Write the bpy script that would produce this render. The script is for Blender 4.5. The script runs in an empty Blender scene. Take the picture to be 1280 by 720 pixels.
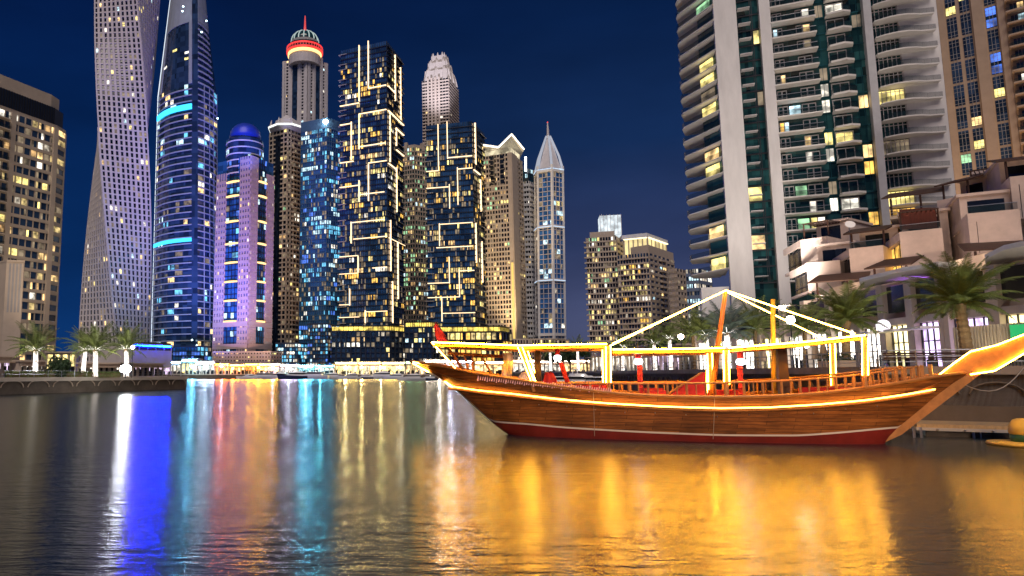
import bpy, math, random
from mathutils import Vector, Matrix
random.seed(11)
R = math.radians
S = bpy.context.scene
COL = S.collection

# ------------------------------------------------------------------ camera, sky, ambient light, exposure
FOC, CX, HOR, EYE = 880.0, 450.0, 466.0, 3.2        # focal length and principal column in units of a 1280 wide frame
PITCH = math.atan((HOR - 360.0) / FOC)
CP, SP = math.cos(PITCH), math.sin(PITCH)
cam_data = bpy.data.cameras.new('camera')
cam = bpy.data.objects.new('camera', cam_data)
COL.objects.link(cam)
cam.location = (0, 0, EYE)
cam.rotation_euler = (R(90) + PITCH, 0, 0)
cam_data.sensor_width = 36.0
cam_data.lens = 36.0 * FOC / 1280.0
cam_data.shift_x = (640.0 - CX) / 1280.0
cam_data.clip_end = 20000
S.camera = cam
S.render.resolution_x, S.render.resolution_y = 1024, 576
S.view_settings.view_transform = 'Standard'
S.view_settings.look = 'None'
S.view_settings.exposure = 0.0
S.view_settings.gamma = 1.0
S.cycles.use_denoising = True
S.cycles.max_bounces = 6
S.cycles.diffuse_bounces = 2
S.cycles.glossy_bounces = 4
S.cycles.transmission_bounces = 4
S.cycles.sample_clamp_indirect = 6.0
S.cycles.sample_clamp_direct = 0.0
S.cycles.blur_glossy = 0.3

world = bpy.data.worlds.new('World')
S.world = world
world.use_nodes = True
nt = world.node_tree
nt.nodes.clear()
w_out = nt.nodes.new('ShaderNodeOutputWorld')
w_bg = nt.nodes.new('ShaderNodeBackground')
w_bg.inputs['Strength'].default_value = 1.0
w_geo = nt.nodes.new('ShaderNodeTexCoord')
w_sep = nt.nodes.new('ShaderNodeSeparateXYZ')
nt.links.new(w_geo.outputs['Generated'], w_sep.inputs[0])
w_ramp = nt.nodes.new('ShaderNodeValToRGB')           # night sky by elevation: city glow at the horizon, deep blue overhead
el = w_ramp.color_ramp.elements
el[0].position, el[0].color = 0.0, (0.088, 0.098, 0.185, 1)
el[1].position, el[1].color = 0.8, (0.0018, 0.008, 0.045, 1)
for pos, c in ((0.07, (0.064, 0.078, 0.165, 1)), (0.17, (0.028, 0.044, 0.120, 1)), (0.30, (0.0065, 0.023, 0.083, 1)), (0.45, (0.0026, 0.0135, 0.060, 1))):
    e = w_ramp.color_ramp.elements.new(pos)
    e.color = c
nt.links.new(w_sep.outputs['Z'], w_ramp.inputs[0])
w_side = nt.nodes.new('ShaderNodeMapRange')           # the glow is stronger towards the right
w_side.inputs['From Min'].default_value = -0.35
w_side.inputs['From Max'].default_value = 0.25
nt.links.new(w_sep.outputs['X'], w_side.inputs['Value'])
w_dark = nt.nodes.new('ShaderNodeValToRGB')
el = w_dark.color_ramp.elements
el[0].position, el[0].color = 0.0, (0.003, 0.030, 0.130, 1)
el[1].position, el[1].color = 0.5, (0.0012, 0.010, 0.060, 1)
nt.links.new(w_sep.outputs['Z'], w_dark.inputs[0])
w_mix = nt.nodes.new('ShaderNodeMix')
w_mix.data_type = 'RGBA'
nt.links.new(w_side.outputs[0], w_mix.inputs[0])
nt.links.new(w_dark.outputs[0], w_mix.inputs[6])
nt.links.new(w_ramp.outputs[0], w_mix.inputs[7])
w_noise = nt.nodes.new('ShaderNodeTexNoise')
w_map = nt.nodes.new('ShaderNodeMapping')
w_map.inputs['Scale'].default_value = (1.0, 1.0, 3.2)
nt.links.new(w_geo.outputs['Generated'], w_map.inputs['Vector'])
nt.links.new(w_map.outputs[0], w_noise.inputs['Vector'])
w_noise.inputs['Scale'].default_value = 3.0
w_noise.inputs['Detail'].default_value = 6
w_rng = nt.nodes.new('ShaderNodeMapRange')
w_rng.inputs['From Min'].default_value, w_rng.inputs['From Max'].default_value = 0.3, 0.7
w_rng.inputs['To Min'].default_value, w_rng.inputs['To Max'].default_value = 0.80, 1.22
nt.links.new(w_noise.outputs['Fac'], w_rng.inputs['Value'])
w_mul = nt.nodes.new('ShaderNodeVectorMath')
w_mul.operation = 'SCALE'
nt.links.new(w_mix.outputs[2], w_mul.inputs[0])
nt.links.new(w_rng.outputs[0], w_mul.inputs['Scale'])
nt.links.new(w_mul.outputs[0], w_bg.inputs['Color'])
nt.links.new(w_bg.outputs[0], w_out.inputs[0])

sun_data = bpy.data.lights.new('city_glow', 'SUN')    # the broad glow of the city behind the photographer
sun_data.energy = 1.9
sun_data.angle = R(40)
sun_data.color = (1.0, 0.86, 0.78)
sun = bpy.data.objects.new('city_glow', sun_data)
COL.objects.link(sun)
sun.rotation_euler = (R(40), 0, R(-8))

# ------------------------------------------------------------------ helpers
def ray(px, py):
    v = (360.0 - py) / FOC
    return (px - CX) / FOC, CP - v * SP, SP + v * CP

def P(px, py, d):
    x, y, z = ray(px, py)
    k = d / y
    return Vector((x * k, d, EYE + z * k))

def Z(py, d):
    return P(CX, py, d).z

class MB:
    """collects faces of one mesh"""
    def __init__(s):
        s.v, s.f, s.m = [], [], []
    def face(s, pts, m=0):
        n = len(s.v)
        s.v.extend([tuple(p) for p in pts])
        s.f.append(tuple(range(n, n + len(pts))))
        s.m.append(m)
    def hexa(s, c, m=0):
        n = len(s.v)
        s.v.extend([tuple(p) for p in c])
        for q in ((3, 2, 1, 0), (4, 5, 6, 7), (0, 1, 5, 4), (1, 2, 6, 5), (2, 3, 7, 6), (3, 0, 4, 7)):
            s.f.append(tuple(n + i for i in q))
            s.m.append(m)
    def box(s, x0, x1, y0, y1, z0, z1, m=0):
        s.hexa(((x0, y0, z0), (x1, y0, z0), (x1, y1, z0), (x0, y1, z0), (x0, y0, z1), (x1, y0, z1), (x1, y1, z1), (x0, y1, z1)), m)
    def obox(s, c, e, l, w, z0, z1, m=0):
        """box centred on c, length l along e, width w across"""
        e = Vector((e[0], e[1])).normalized()
        n = Vector((-e.y, e.x))
        c = Vector((c[0], c[1]))
        q = [c - e * l / 2 - n * w / 2, c + e * l / 2 - n * w / 2, c + e * l / 2 + n * w / 2, c - e * l / 2 + n * w / 2]
        s.hexa([(p.x, p.y, z0) for p in q] + [(p.x, p.y, z1) for p in q], m)
    def prism(s, poly, z0, z1, m=0, top=None, cap=True):
        top = top or poly
        n, k = len(s.v), len(poly)
        s.v.extend([(p[0], p[1], z0) for p in poly] + [(p[0], p[1], z1) for p in top])
        for i in range(k):
            j = (i + 1) % k
            s.f.append((n + i, n + j, n + k + j, n + k + i)); s.m.append(m)
        if cap:
            s.f.append(tuple(n + k + i for i in range(k))); s.m.append(m)
            s.f.append(tuple(n + i for i in reversed(range(k)))); s.m.append(m)
    def path(s, pts, r, n=6, m=0, closed=False):
        """a tube through pts; r a number or a list"""
        pts = [Vector(p) for p in pts]
        k = len(pts)
        rs = r if isinstance(r, (list, tuple)) else [r] * k
        base = len(s.v)
        for i, p in enumerate(pts):
            t = (pts[min(i + 1, k - 1)] - pts[max(i - 1, 0)])
            t = t.normalized() if t.length > 1e-9 else Vector((0, 0, 1))
            a = t.cross(Vector((0, 0, 1)))
            if a.length < 1e-3:
                a = t.cross(Vector((1, 0, 0)))
            a.normalize()
            b = a.cross(t)
            for j in range(n):
                w = 2 * math.pi * (j + 0.5) / n
                s.v.append(tuple(p + (a * math.cos(w) + b * math.sin(w)) * rs[i]))
        for i in range(k - 1):
            for j in range(n):
                q = (j + 1) % n
                s.f.append((base + i * n + j, base + (i + 1) * n + j, base + (i + 1) * n + q, base + i * n + q)); s.m.append(m)
        s.f.append(tuple(base + j for j in range(n))); s.m.append(m)
        s.f.append(tuple(base + (k - 1) * n + j for j in reversed(range(n)))); s.m.append(m)
    def lathe(s, prof, c, n=24, m=0, a0=0.0):
        base = len(s.v)
        for r, z in prof:
            for j in range(n):
                w = a0 + 2 * math.pi * j / n
                s.v.append((c[0] + r * math.cos(w), c[1] + r * math.sin(w), z))
        for i in range(len(prof) - 1):
            for j in range(n):
                q = (j + 1) % n
                s.f.append((base + i * n + j, base + i * n + q, base + (i + 1) * n + q, base + (i + 1) * n + j)); s.m.append(m)
        k = len(prof) - 1
        s.f.append(tuple(base + k * n + j for j in range(n))); s.m.append(m)
        s.f.append(tuple(base + j for j in reversed(range(n)))); s.m.append(m)
    def sheet(s, grid, m=0):
        """quads through rows of points"""
        base, w = len(s.v), len(grid[0])
        for row in grid:
            s.v.extend([tuple(p) for p in row])
        for i in range(len(grid) - 1):
            for j in range(w - 1):
                a = base + i * w + j
                s.f.append((a, a + 1, a + w + 1, a + w)); s.m.append(m)
    def build(s, name, mats, parent=None, smooth=False):
        if not s.v:
            return None
        me = bpy.data.meshes.new(name)
        me.from_pydata(s.v, [], s.f)
        mats = mats if isinstance(mats, (list, tuple)) else [mats]
        for x in mats:
            me.materials.append(x)
        if len(mats) > 1:
            me.polygons.foreach_set('material_index', s.m)
        if smooth:
            me.polygons.foreach_set('use_smooth', [True] * len(me.polygons))
        o = bpy.data.objects.new(name, me)
        COL.objects.link(o)
        if parent is not None:
            o.parent = parent
            if parent.type == 'EMPTY':
                o.matrix_parent_inverse = Matrix.Translation(-parent.location)
        return o

def tag(o, label=None, cat=None, group=None, kind=None):
    if label: o['label'] = label
    if cat: o['category'] = cat
    if group: o['group'] = group
    if kind: o['kind'] = kind
    return o

def thing(name, label, cat, loc=(0, 0, 0), group=None):
    o = bpy.data.objects.new(name, None)
    COL.objects.link(o)
    o.location = loc
    o.empty_display_size = 0.5
    return tag(o, label, cat, group)

def copy_tree(o, parent=None):
    c = o.copy()
    COL.objects.link(c)
    if parent is not None:
        c.parent = parent
    for ch in KIDS.get(o.name, ()):
        copy_tree(ch, c)
    return c

KIDS = {}
def index_kids():
    KIDS.clear()
    for o in S.objects:
        if o.parent is not None:
            KIDS.setdefault(o.parent.name, []).append(o)

# ------------------------------------------------------------------ materials
def mat(name, col, rough=0.6, metal=0.0, var=0.12, scale=0.6, bump=0.0, bscale=None, spec=0.4, stretch=(1, 1, 1)):
    m = bpy.data.materials.new(name)
    m.use_nodes = True
    t = m.node_tree
    b = t.nodes['Principled BSDF']
    b.inputs['Roughness'].default_value = rough
    b.inputs['Metallic'].default_value = metal
    b.inputs['Specular IOR Level'].default_value = spec
    b.inputs['Base Color'].default_value = (*col, 1)
    if var or bump:
        g = t.nodes.new('ShaderNodeNewGeometry')
        mp = t.nodes.new('ShaderNodeMapping')
        mp.inputs['Scale'].default_value = stretch
        t.links.new(g.outputs['Position'], mp.inputs['Vector'])
        n = t.nodes.new('ShaderNodeTexNoise')
        n.inputs['Scale'].default_value = scale
        n.inputs['Detail'].default_value = 5
        n.inputs['Roughness'].default_value = 0.65
        t.links.new(mp.outputs[0], n.inputs['Vector'])
        if var:
            r = t.nodes.new('ShaderNodeMapRange')
            r.inputs['From Min'].default_value = 0.25
            r.inputs['From Max'].default_value = 0.75
            r.inputs['To Min'].default_value = 1 - var
            r.inputs['To Max'].default_value = 1 + var
            t.links.new(n.outputs['Fac'], r.inputs['Value'])
            mx = t.nodes.new('ShaderNodeVectorMath')
            mx.operation = 'SCALE'
            mx.inputs[0].default_value = col
            t.links.new(r.outputs[0], mx.inputs['Scale'])
            t.links.new(mx.outputs[0], b.inputs['Base Color'])
        if bump:
            n2 = n
            if bscale:
                n2 = t.nodes.new('ShaderNodeTexNoise')
                n2.inputs['Scale'].default_value = bscale
                n2.inputs['Detail'].default_value = 4
                t.links.new(mp.outputs[0], n2.inputs['Vector'])
            bp = t.nodes.new('ShaderNodeBump')
            bp.inputs['Strength'].default_value = bump
            bp.inputs['Distance'].default_value = 0.05
            t.links.new(n2.outputs['Fac'], bp.inputs['Height'])
            t.links.new(bp.outputs[0], b.inputs['Normal'])
    return m

def glow(name, col, strength, sampled=True, var=0.0, scale=0.5, stretch=(1, 1, 1), lo=0.25):
    """something that gives off light; var makes the light uneven, as curtains and furniture do in a room"""
    m = bpy.data.materials.new(name)
    m.use_nodes = True
    t = m.node_tree
    b = t.nodes['Principled BSDF']
    b.inputs['Base Color'].default_value = (0.05, 0.05, 0.05, 1)
    b.inputs['Roughness'].default_value = 0.4
    b.inputs['Emission Color'].default_value = (*col, 1)
    b.inputs['Emission Strength'].default_value = strength
    if var:
        g = t.nodes.new('ShaderNodeNewGeometry')
        mp = t.nodes.new('ShaderNodeMapping')
        mp.inputs['Scale'].default_value = stretch
        t.links.new(g.outputs['Position'], mp.inputs['Vector'])
        n = t.nodes.new('ShaderNodeTexNoise')
        n.inputs['Scale'].default_value = scale
        n.inputs['Detail'].default_value = 3
        t.links.new(mp.outputs[0], n.inputs['Vector'])
        r = t.nodes.new('ShaderNodeMapRange')
        r.inputs['From Min'].default_value = 0.35
        r.inputs['From Max'].default_value = 0.65
        r.inputs['To Min'].default_value = strength * lo
        r.inputs['To Max'].default_value = strength * (1 + var)
        t.links.new(n.outputs['Fac'], r.inputs['Value'])
        t.links.new(r.outputs[0], b.inputs['Emission Strength'])
    if not sampled:
        m.cycles.emission_sampling = 'NONE'
    return m

def glassy(name, col, rough=0.08, var=0.5, cell=3.5):
    """dark window glass with blinds and rooms behind that differ from pane to pane"""
    m = bpy.data.materials.new(name)
    m.use_nodes = True
    t = m.node_tree
    b = t.nodes['Principled BSDF']
    b.inputs['Roughness'].default_value = rough
    b.inputs['Specular IOR Level'].default_value = 0.7
    g = t.nodes.new('ShaderNodeNewGeometry')
    v = t.nodes.new('ShaderNodeVectorMath')
    v.operation = 'SNAP'
    v.inputs[1].default_value = (cell, cell, cell)
    t.links.new(g.outputs['Position'], v.inputs[0])
    n = t.nodes.new('ShaderNodeTexWhiteNoise')
    t.links.new(v.outputs[0], n.inputs['Vector'])
    r = t.nodes.new('ShaderNodeMapRange')
    r.inputs['To Min'].default_value = 1 - var
    r.inputs['To Max'].default_value = 1 + var * 1.6
    t.links.new(n.outputs['Value'], r.inputs['Value'])
    mx = t.nodes.new('ShaderNodeVectorMath')
    mx.operation = 'SCALE'
    mx.inputs[0].default_value = col
    t.links.new(r.outputs[0], mx.inputs['Scale'])
    t.links.new(mx.outputs[0], b.inputs['Base Color'])
    return m

M = dict(
    beige=mat('beige_stone', (0.50, 0.41, 0.32), 0.75, scale=0.25),
    tan=mat('tan_render', (0.46, 0.34, 0.24), 0.8, scale=0.3, bump=0.1),
    pale=mat('pale_cladding', (0.62, 0.58, 0.58), 0.6, scale=0.2),
    lilac=mat('grey_white_panels', (0.60, 0.54, 0.50), 0.55, scale=0.15),
    white=mat('white_paint', (0.78, 0.77, 0.76), 0.5, scale=0.4),
    pink=mat('rose_stone', (0.46, 0.35, 0.34), 0.7, scale=0.3),
    grey=mat('grey_concrete', (0.33, 0.32, 0.32), 0.75, scale=0.4, bump=0.15),
    greybrown=mat('weathered_quay_stone', (0.12, 0.088, 0.062), 0.85, scale=0.5, var=0.3, bump=0.4),
    dark=mat('dark_metal', (0.035, 0.035, 0.042), 0.4, 0.6),
    steel=mat('brushed_steel', (0.45, 0.45, 0.47), 0.35, 0.9),
    navy=mat('dark_blue_panels', (0.025, 0.035, 0.06), 0.35, 0.2),
    villa=mat('rose_render', (0.56, 0.44, 0.38), 0.85, scale=0.5, var=0.18, bump=0.2),
    brownwood=mat('dark_stained_timber', (0.055, 0.025, 0.015), 0.6, var=0.3, scale=2.0),
    slabw=mat('white_slab_wall', (0.66, 0.63, 0.61), 0.7, var=0.16, scale=0.35, stretch=(1, 1, 0.25), bump=0.1),
    soffit=mat('painted_balcony_slab', (0.66, 0.62, 0.58), 0.7, var=0.1, scale=0.5),
    g_blue=glassy('dark_blue_glass', (0.020, 0.042, 0.085)),
    g_teal=glassy('teal_glass', (0.012, 0.050, 0.060)),
    g_green=glassy('green_tinted_glass', (0.012, 0.045, 0.045), var=0.7, cell=1.7),
    g_bright=glassy('bright_blue_glass', (0.020, 0.085, 0.20)),
    g_black=glassy('black_glass', (0.010, 0.014, 0.022)),
    g_mid=glassy('mid_blue_glass', (0.020, 0.060, 0.150)),
    g_royal=glassy('royal_blue_glass', (0.025, 0.11, 0.32)),
    g_rail=mat('balustrade_glass', (0.022, 0.040, 0.042), 0.1, spec=0.5, var=0.4, scale=0.8),
)
WIN = dict(
    warm=glow('warm_room_light', (1.0, 0.66, 0.27), 1.35, False, 0.9, 0.45),
    yellow=glow('yellow_room_light', (1.0, 0.80, 0.26), 1.3, False, 0.9, 0.45),
    gold=glow('golden_room_light', (1.0, 0.55, 0.10), 1.3, False, 0.8, 0.45),
    white=glow('white_room_light', (1.0, 0.93, 0.78), 1.4, False, 0.8, 0.45),
    cool=glow('cool_room_light', (0.62, 0.90, 1.0), 1.2, False, 0.9, 0.45),
    cyan=glow('cyan_room_light', (0.16, 0.62, 0.95), 0.95, False, 1.0, 0.3),
    green=glow('greenish_room_light', (0.48, 0.95, 0.50), 0.7, False, 0.9, 0.4),
    warm_low=glow('warm_shaded_room', (1.0, 0.60, 0.24), 0.55, False, 0.9, 0.6),
    yellow_low=glow('yellow_curtained_room', (1.0, 0.74, 0.30), 0.55, False, 0.9, 0.6),
    white_low=glow('white_curtained_room', (1.0, 0.86, 0.66), 0.5, False, 0.9, 0.6),
    dim=glow('dim_room_light', (0.95, 0.72, 0.45), 0.20, False, 1.0, 0.35),
    blue=glow('blue_room_light', (0.08, 0.22, 0.9), 0.8, False, 1.0, 0.3),
)
STRIP = glow('warm_led_strip', (1.0, 0.68, 0.38), 2.6)
STRIP_W = glow('white_led_strip', (0.95, 0.97, 1.0), 4.5)
STRIP_C = glow('cyan_led_band', (0.03, 0.45, 0.95), 2.6)
STRIP_G = glow('golden_led_strip', (1.0, 0.62, 0.12), 3.2)
STRIP_R = glow('red_led_ring', (1.0, 0.03, 0.03), 1.5)

M['g_rail'].node_tree.nodes['Principled BSDF'].inputs['Alpha'].default_value = 0.28
# ------------------------------------------------------------------ facades and towers
class Face:
    """one upright side of a building between plan points A and B (A on the left seen from outside)"""
    def __init__(s, A, B, z0, z1, A1=None, B1=None):
        s.A, s.B = Vector(A[:2]), Vector(B[:2])
        s.A1, s.B1 = Vector((A1 or A)[:2]), Vector((B1 or B)[:2])
        s.z0, s.z1 = z0, z1
        e = s.B - s.A
        s.w = e.length
        s.e = e / s.w
        s.n = Vector((s.e.y, -s.e.x))
    def pt(s, x, z, d=0.0):
        u, t = x / s.w, (z - s.z0) / (s.z1 - s.z0)
        a, b = s.A.lerp(s.A1, t), s.B.lerp(s.B1, t)
        p = a.lerp(b, u) + s.n * d
        return (p.x, p.y, z)
    def box(s, mb, x0, x1, z0, z1, d0, d1, m=0):
        mb.hexa([s.pt(x0, z0, d1), s.pt(x1, z0, d1), s.pt(x1, z0, d0), s.pt(x0, z0, d0),
                 s.pt(x0, z1, d1), s.pt(x1, z1, d1), s.pt(x1, z1, d0), s.pt(x0, z1, d0)], m)
    def quad(s, x0, x1, z0, z1, d):
        return [s.pt(x0, z0, d), s.pt(x1, z0, d), s.pt(x1, z1, d), s.pt(x0, z1, d)]
    def seen(s):
        m = (s.A + s.B) / 2
        return s.n.dot(-m) > 0
    def hit(s, px, py):
        """metres along the face and height where a sight line meets it"""
        rx, ry, rz = ray(px, py)
        k = s.A.dot(s.n) / Vector((rx, ry)).dot(s.n)
        return (Vector((rx, ry)) * k - s.A).dot(s.e), EYE + rz * k

class Tower:
    def __init__(s, name, label, cat, loc, group=None):
        s.root = thing(name, label, cat, loc, group)
        s.frame = MB()
        s.wins = []
    def facade(s, fc, nf, nb, pier=(0.5, 0.35), span=(1.0, 0.3), lit=0.15, cols=('warm', 'white'), dim=0.12, pm=0, sm=None, skip=None,
               every=1, gap=0.1, run=0.35, z0=None, z1=None, x0=0.0, x1=None):
        if not fc.seen():
            return
        za, zb = z0 if z0 is not None else fc.z0, z1 if z1 is not None else fc.z1
        xa, xb = x0, x1 if x1 is not None else fc.w
        fh, bw = (zb - za) / nf, (xb - xa) / nb
        if pier[0] > 0:
            for i in range(0, nb + 1, every):
                x = xa + i * bw
                fc.box(s.frame, max(xa, x - pier[0] / 2), min(xb, x + pier[0] / 2), za, zb, -0.3, pier[1], pm)
        for k in range(nf):
            z = za + k * fh
            if span[0] > 0:
                fc.box(s.frame, xa, xb, z, z + span[0], -0.28, span[1], pm if sm is None else sm)
            on, c = False, cols[0]
            fl = lit * random.choice((0.3, 0.8, 1.0, 1.2, 2.0))
            for i in range(nb):
                if skip and skip(k, i):
                    continue
                if on and random.random() < run:
                    pass
                elif random.random() < fl:
                    on, c = True, random.choice(cols)
                elif random.random() < dim:
                    on, c = False, 'dim'
                else:
                    on = False
                    continue
                cc = c if on else 'dim'
                if cc in ('warm', 'yellow', 'white') and random.random() < 0.5:
                    cc += '_low'
                x = xa + i * bw
                half = random.random()
                xl = x + bw * (0.45 if half < 0.15 else 0)       # a drawn curtain hides part of some rooms
                xr = x + bw * (0.55 if half > 0.85 else 1)
                s.wins.append((fc.quad(xl + pier[0] / 2 + gap, xr - pier[0] / 2 - gap, z + span[0] + 0.05, z + fh - 0.08, 0.10), cc))
    def add(s, name, mb, m, smooth=False, label=None):
        o = mb.build(name, m, s.root, smooth)
        if o and label:
            o['label'] = label
        return o
    def finish(s, mats, name='facade_grid'):
        if s.frame.v:
            s.frame.build(name, mats, s.root)
        # nearest (largest) windows as parts of their own, the rest as one
        order = sorted(range(len(s.wins)), key=lambda i: (s.wins[i][1] == 'dim', Vector(s.wins[i][0][0]).length))
        for i in order[:99]:
            q, c = s.wins[i]
            b = MB(); b.face(q)
            b.build('window', WIN[c], s.root)
        rest = order[99:]
        if rest:
            b = MB()
            keys = sorted({s.wins[i][1] for i in rest})
            for i in rest:
                b.face(s.wins[i][0], keys.index(s.wins[i][1]))
            o = b.build('window', [WIN[k] for k in keys], s.root)
            o['kind'] = 'stuff'
        return s.root

def corner(px, py, d):
    p = P(px, py, d)
    return (p.x, p.y)

def quad_plan(L, Mi, Rr):
    """left, near and right corner (plan points) and the hidden one"""
    return [L, Mi, Rr, (L[0] + Rr[0] - Mi[0], L[1] + Rr[1] - Mi[1])]

def ins(poly, k):
    c = Vector((sum(p[0] for p in poly) / len(poly), sum(p[1] for p in poly) / len(poly)))
    return [tuple(c + (Vector(p) - c) * k) for p in poly]

def core_prism(T, poly, z0, z1, m, name='glass_curtain_wall', top=None):
    b = MB()
    b.prism(poly, z0, z1, top=top)
    return T.add(name, b, m)

def spot(name, loc, target, energy, col, size=R(60), blend=0.6, radius=0.5):
    l = bpy.data.lights.new(name, 'SPOT')
    l.energy, l.color, l.spot_size, l.spot_blend, l.shadow_soft_size = energy, col, size, blend, radius
    o = bpy.data.objects.new(name, l)
    COL.objects.link(o)
    o.location = loc
    o.rotation_euler = (Vector(target) - Vector(loc)).to_track_quat('-Z', 'Y').to_euler()
    return o

# ------------------------------------------------------------------ the setting: water, land, quays
GZ = 2.4                                              # level of the land above the water
def water_material():
    m = bpy.data.materials.new('dark_harbour_water')
    m.use_nodes = True
    t = m.node_tree
    b = t.nodes['Principled BSDF']
    b.inputs['Base Color'].default_value = (0.0015, 0.014, 0.024, 1)
    b.inputs['Roughness'].default_value = 0.19
    b.inputs['IOR'].default_value = 1.75
    b.inputs['Anisotropic'].default_value = 0.6          # the waves run with the breeze, across the basin
    tg = t.nodes.new('ShaderNodeCombineXYZ')
    tg.inputs[0].default_value, tg.inputs[1].default_value = 0.2, 1.0
    t.links.new(tg.outputs[0], b.inputs['Tangent'])
    g = t.nodes.new('ShaderNodeNewGeometry')
    hs = []
    for sc, st, wt in ((1.3, (0.45, 1.7, 1), 0.75), (6.0, (0.35, 1.6, 1), 0.40), (0.16, (0.7, 1.2, 1), 0.8)):
        mp = t.nodes.new('ShaderNodeMapping')
        mp.inputs['Scale'].default_value = st
        mp.inputs['Rotation'].default_value = (0, 0, R(8))
        t.links.new(g.outputs['Position'], mp.inputs['Vector'])
        n = t.nodes.new('ShaderNodeTexNoise')
        n.inputs['Scale'].default_value = sc
        n.inputs['Detail'].default_value = 3
        t.links.new(mp.outputs[0], n.inputs['Vector'])
        k = t.nodes.new('ShaderNodeMath')
        k.operation = 'MULTIPLY'
        k.inputs[1].default_value = wt
        t.links.new(n.outputs['Fac'], k.inputs[0])
        hs.append(k)
    a = t.nodes.new('ShaderNodeMath'); a.operation = 'ADD'
    t.links.new(hs[0].outputs[0], a.inputs[0]); t.links.new(hs[1].outputs[0], a.inputs[1])
    a2 = t.nodes.new('ShaderNodeMath'); a2.operation = 'ADD'
    t.links.new(a.outputs[0], a2.inputs[0]); t.links.new(hs[2].outputs[0], a2.inputs[1])
    bp = t.nodes.new('ShaderNodeBump')
    bp.inputs['Strength'].default_value = 1.0
    bp.inputs['Distance'].default_value = WAVE
    t.links.new(a2.outputs[0], bp.inputs['Height'])
    t.links.new(bp.outputs[0], b.inputs['Normal'])
    return m
WAVE = 0.055
b = MB()
b.face([(-6000, -300, 0), (6000, -300, 0), (6000, 9000, 0), (-6000, 9000, 0)])
tag(b.build('water', water_material()), kind='structure')

QR = [(200, 10), (60, 34), (39.6, 42), (34, 46), (41, 93), (58, 175), (66, 330)]          # edge of the quay on the right
FARSHORE = [(40, 372), (-120, 378)]
LEFTQ = [(-44, 150), (-34.4, 141), (-53, 104), (-90, 60)]                                   # quay on the left with the palms
shore = QR + FARSHORE + LEFTQ
land = shore + [(-900, 20), (-6000, 500), (-6000, 9000), (6000, 9000), (6000, 10)]
b = MB()
b.face([(p[0], p[1], GZ) for p in land])
tag(b.build('ground', mat('paved_ground', (0.16, 0.14, 0.13), 0.8, scale=0.4, var=0.25)), kind='structure')

def wall_along(pts, z0, z1, t, inward):
    """an upright slab of thickness t along a line of plan points"""
    b = MB()
    for a, c in zip(pts[:-1], pts[1:]):
        a, c = Vector(a), Vector(c)
        e = (c - a).normalized()
        n = Vector((-e.y, e.x)) * (t * inward)
        q = [a, c, c + n, a + n]
        b.hexa([(p.x, p.y, z0) for p in q] + [(p.x, p.y, z1) for p in q])
    return b

def wave_relief(b, a, c, z, step, r, out):
    """a row of scalloped arcs in relief on a quay wall"""
    a, c = Vector(a), Vector(c)
    L = (c - a).length
    e = (c - a) / L
    n = Vector((-e.y, e.x)) * out
    k = int(L / step)
    for i in range(k):
        o = a + e * (i + 0.5) * step
        pts = []
        for j in range(9):
            w = math.pi * j / 8
            q = o - e * math.cos(w) * step * 0.42 + n * 0.12
            pts.append((q.x, q.y, z + math.sin(w) * step * 0.24))
        b.path(pts, r, 5)

# quays
QZ = 3.55
quay_mat = M['greybrown']
b = MB()
b.prism([QR[0], QR[1], QR[2], QR[3], QR[4], QR[5], QR[6], (120, 330), (400, 200), (400, 10)][::-1], 1.2, QZ)
tag(b.build('promenade', mat('promenade_paving', (0.22, 0.19, 0.17), 0.7, scale=1.2, var=0.2)), kind='structure')
root = thing('quay_wall', 'stained stone quay wall with scalloped relief behind the wooden dhow', 'quay wall', (36, 46, 0))
wall_along(QR, -2, QZ - 0.45, 0.8, -1).build('wall', quay_mat, root)
cop = MB()
for a, c in zip(QR[:-1], QR[1:]):
    a, c = Vector(a), Vector(c)
    e = (c - a).normalized(); n = Vector((-e.y, e.x))
    q = [a + n * 0.25, c + n * 0.25, c - n * 1.0, a - n * 1.0]
    cop.hexa([(p.x, p.y, QZ - 0.45) for p in q] + [(p.x, p.y, QZ + 0.06) for p in q])
cop.build('coping', mat('weathered_coping', (0.30, 0.24, 0.19), 0.8, var=0.3, scale=0.8), root)
b = MB()
for a, c in zip(QR[:-1], QR[1:]):
    wave_relief(b, a, c, 1.9, 3.0, 0.07, 1)
b.build('wave_relief', quay_mat, root)

root = thing('quay_wall', 'low quay wall with carved wave band under the glowing palms', 'quay wall', (-40, 110, 0))
wall_along(LEFTQ, -2, GZ - 0.55, 0.8, -1).build('wall', quay_mat, root)
cop = MB()
for a, c in zip(LEFTQ[:-1], LEFTQ[1:]):
    a, c = Vector(a), Vector(c)
    e = (c - a).normalized(); n = Vector((-e.y, e.x))
    q = [a + n * 0.3, c + n * 0.3, c - n * 1.2, a - n * 1.2]
    cop.hexa([(p.x, p.y, GZ - 0.5) for p in q] + [(p.x, p.y, GZ + 0.1) for p in q])
cop.build('coping', M['beige'], root)
b = MB()
for a, c in zip(LEFTQ[:-1], LEFTQ[1:]):
    wave_relief(b, a, c, 1.0, 4.6, 0.09, 1)
b.build('wave_relief', M['tan'], root)
root = thing('quay_wall', 'long far quay wall behind the row of moored yachts', 'quay wall', (-40, 374, 0))
wall_along(FARSHORE, -2, GZ - 0.3, 1.0, -1).build('wall', quay_mat, root)
wall_along(FARSHORE, GZ - 0.3, GZ + 0.15, 1.3, -1).build('coping', M['beige'], root)
wall_along([QR[6], FARSHORE[0]], -2, GZ - 0.02, 1.0, -1).build('return_wall', quay_mat, root)
wall_along([FARSHORE[1], LEFTQ[0]], -2, GZ - 0.02, 1.0, -1).build('return_wall', quay_mat, root)

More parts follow.
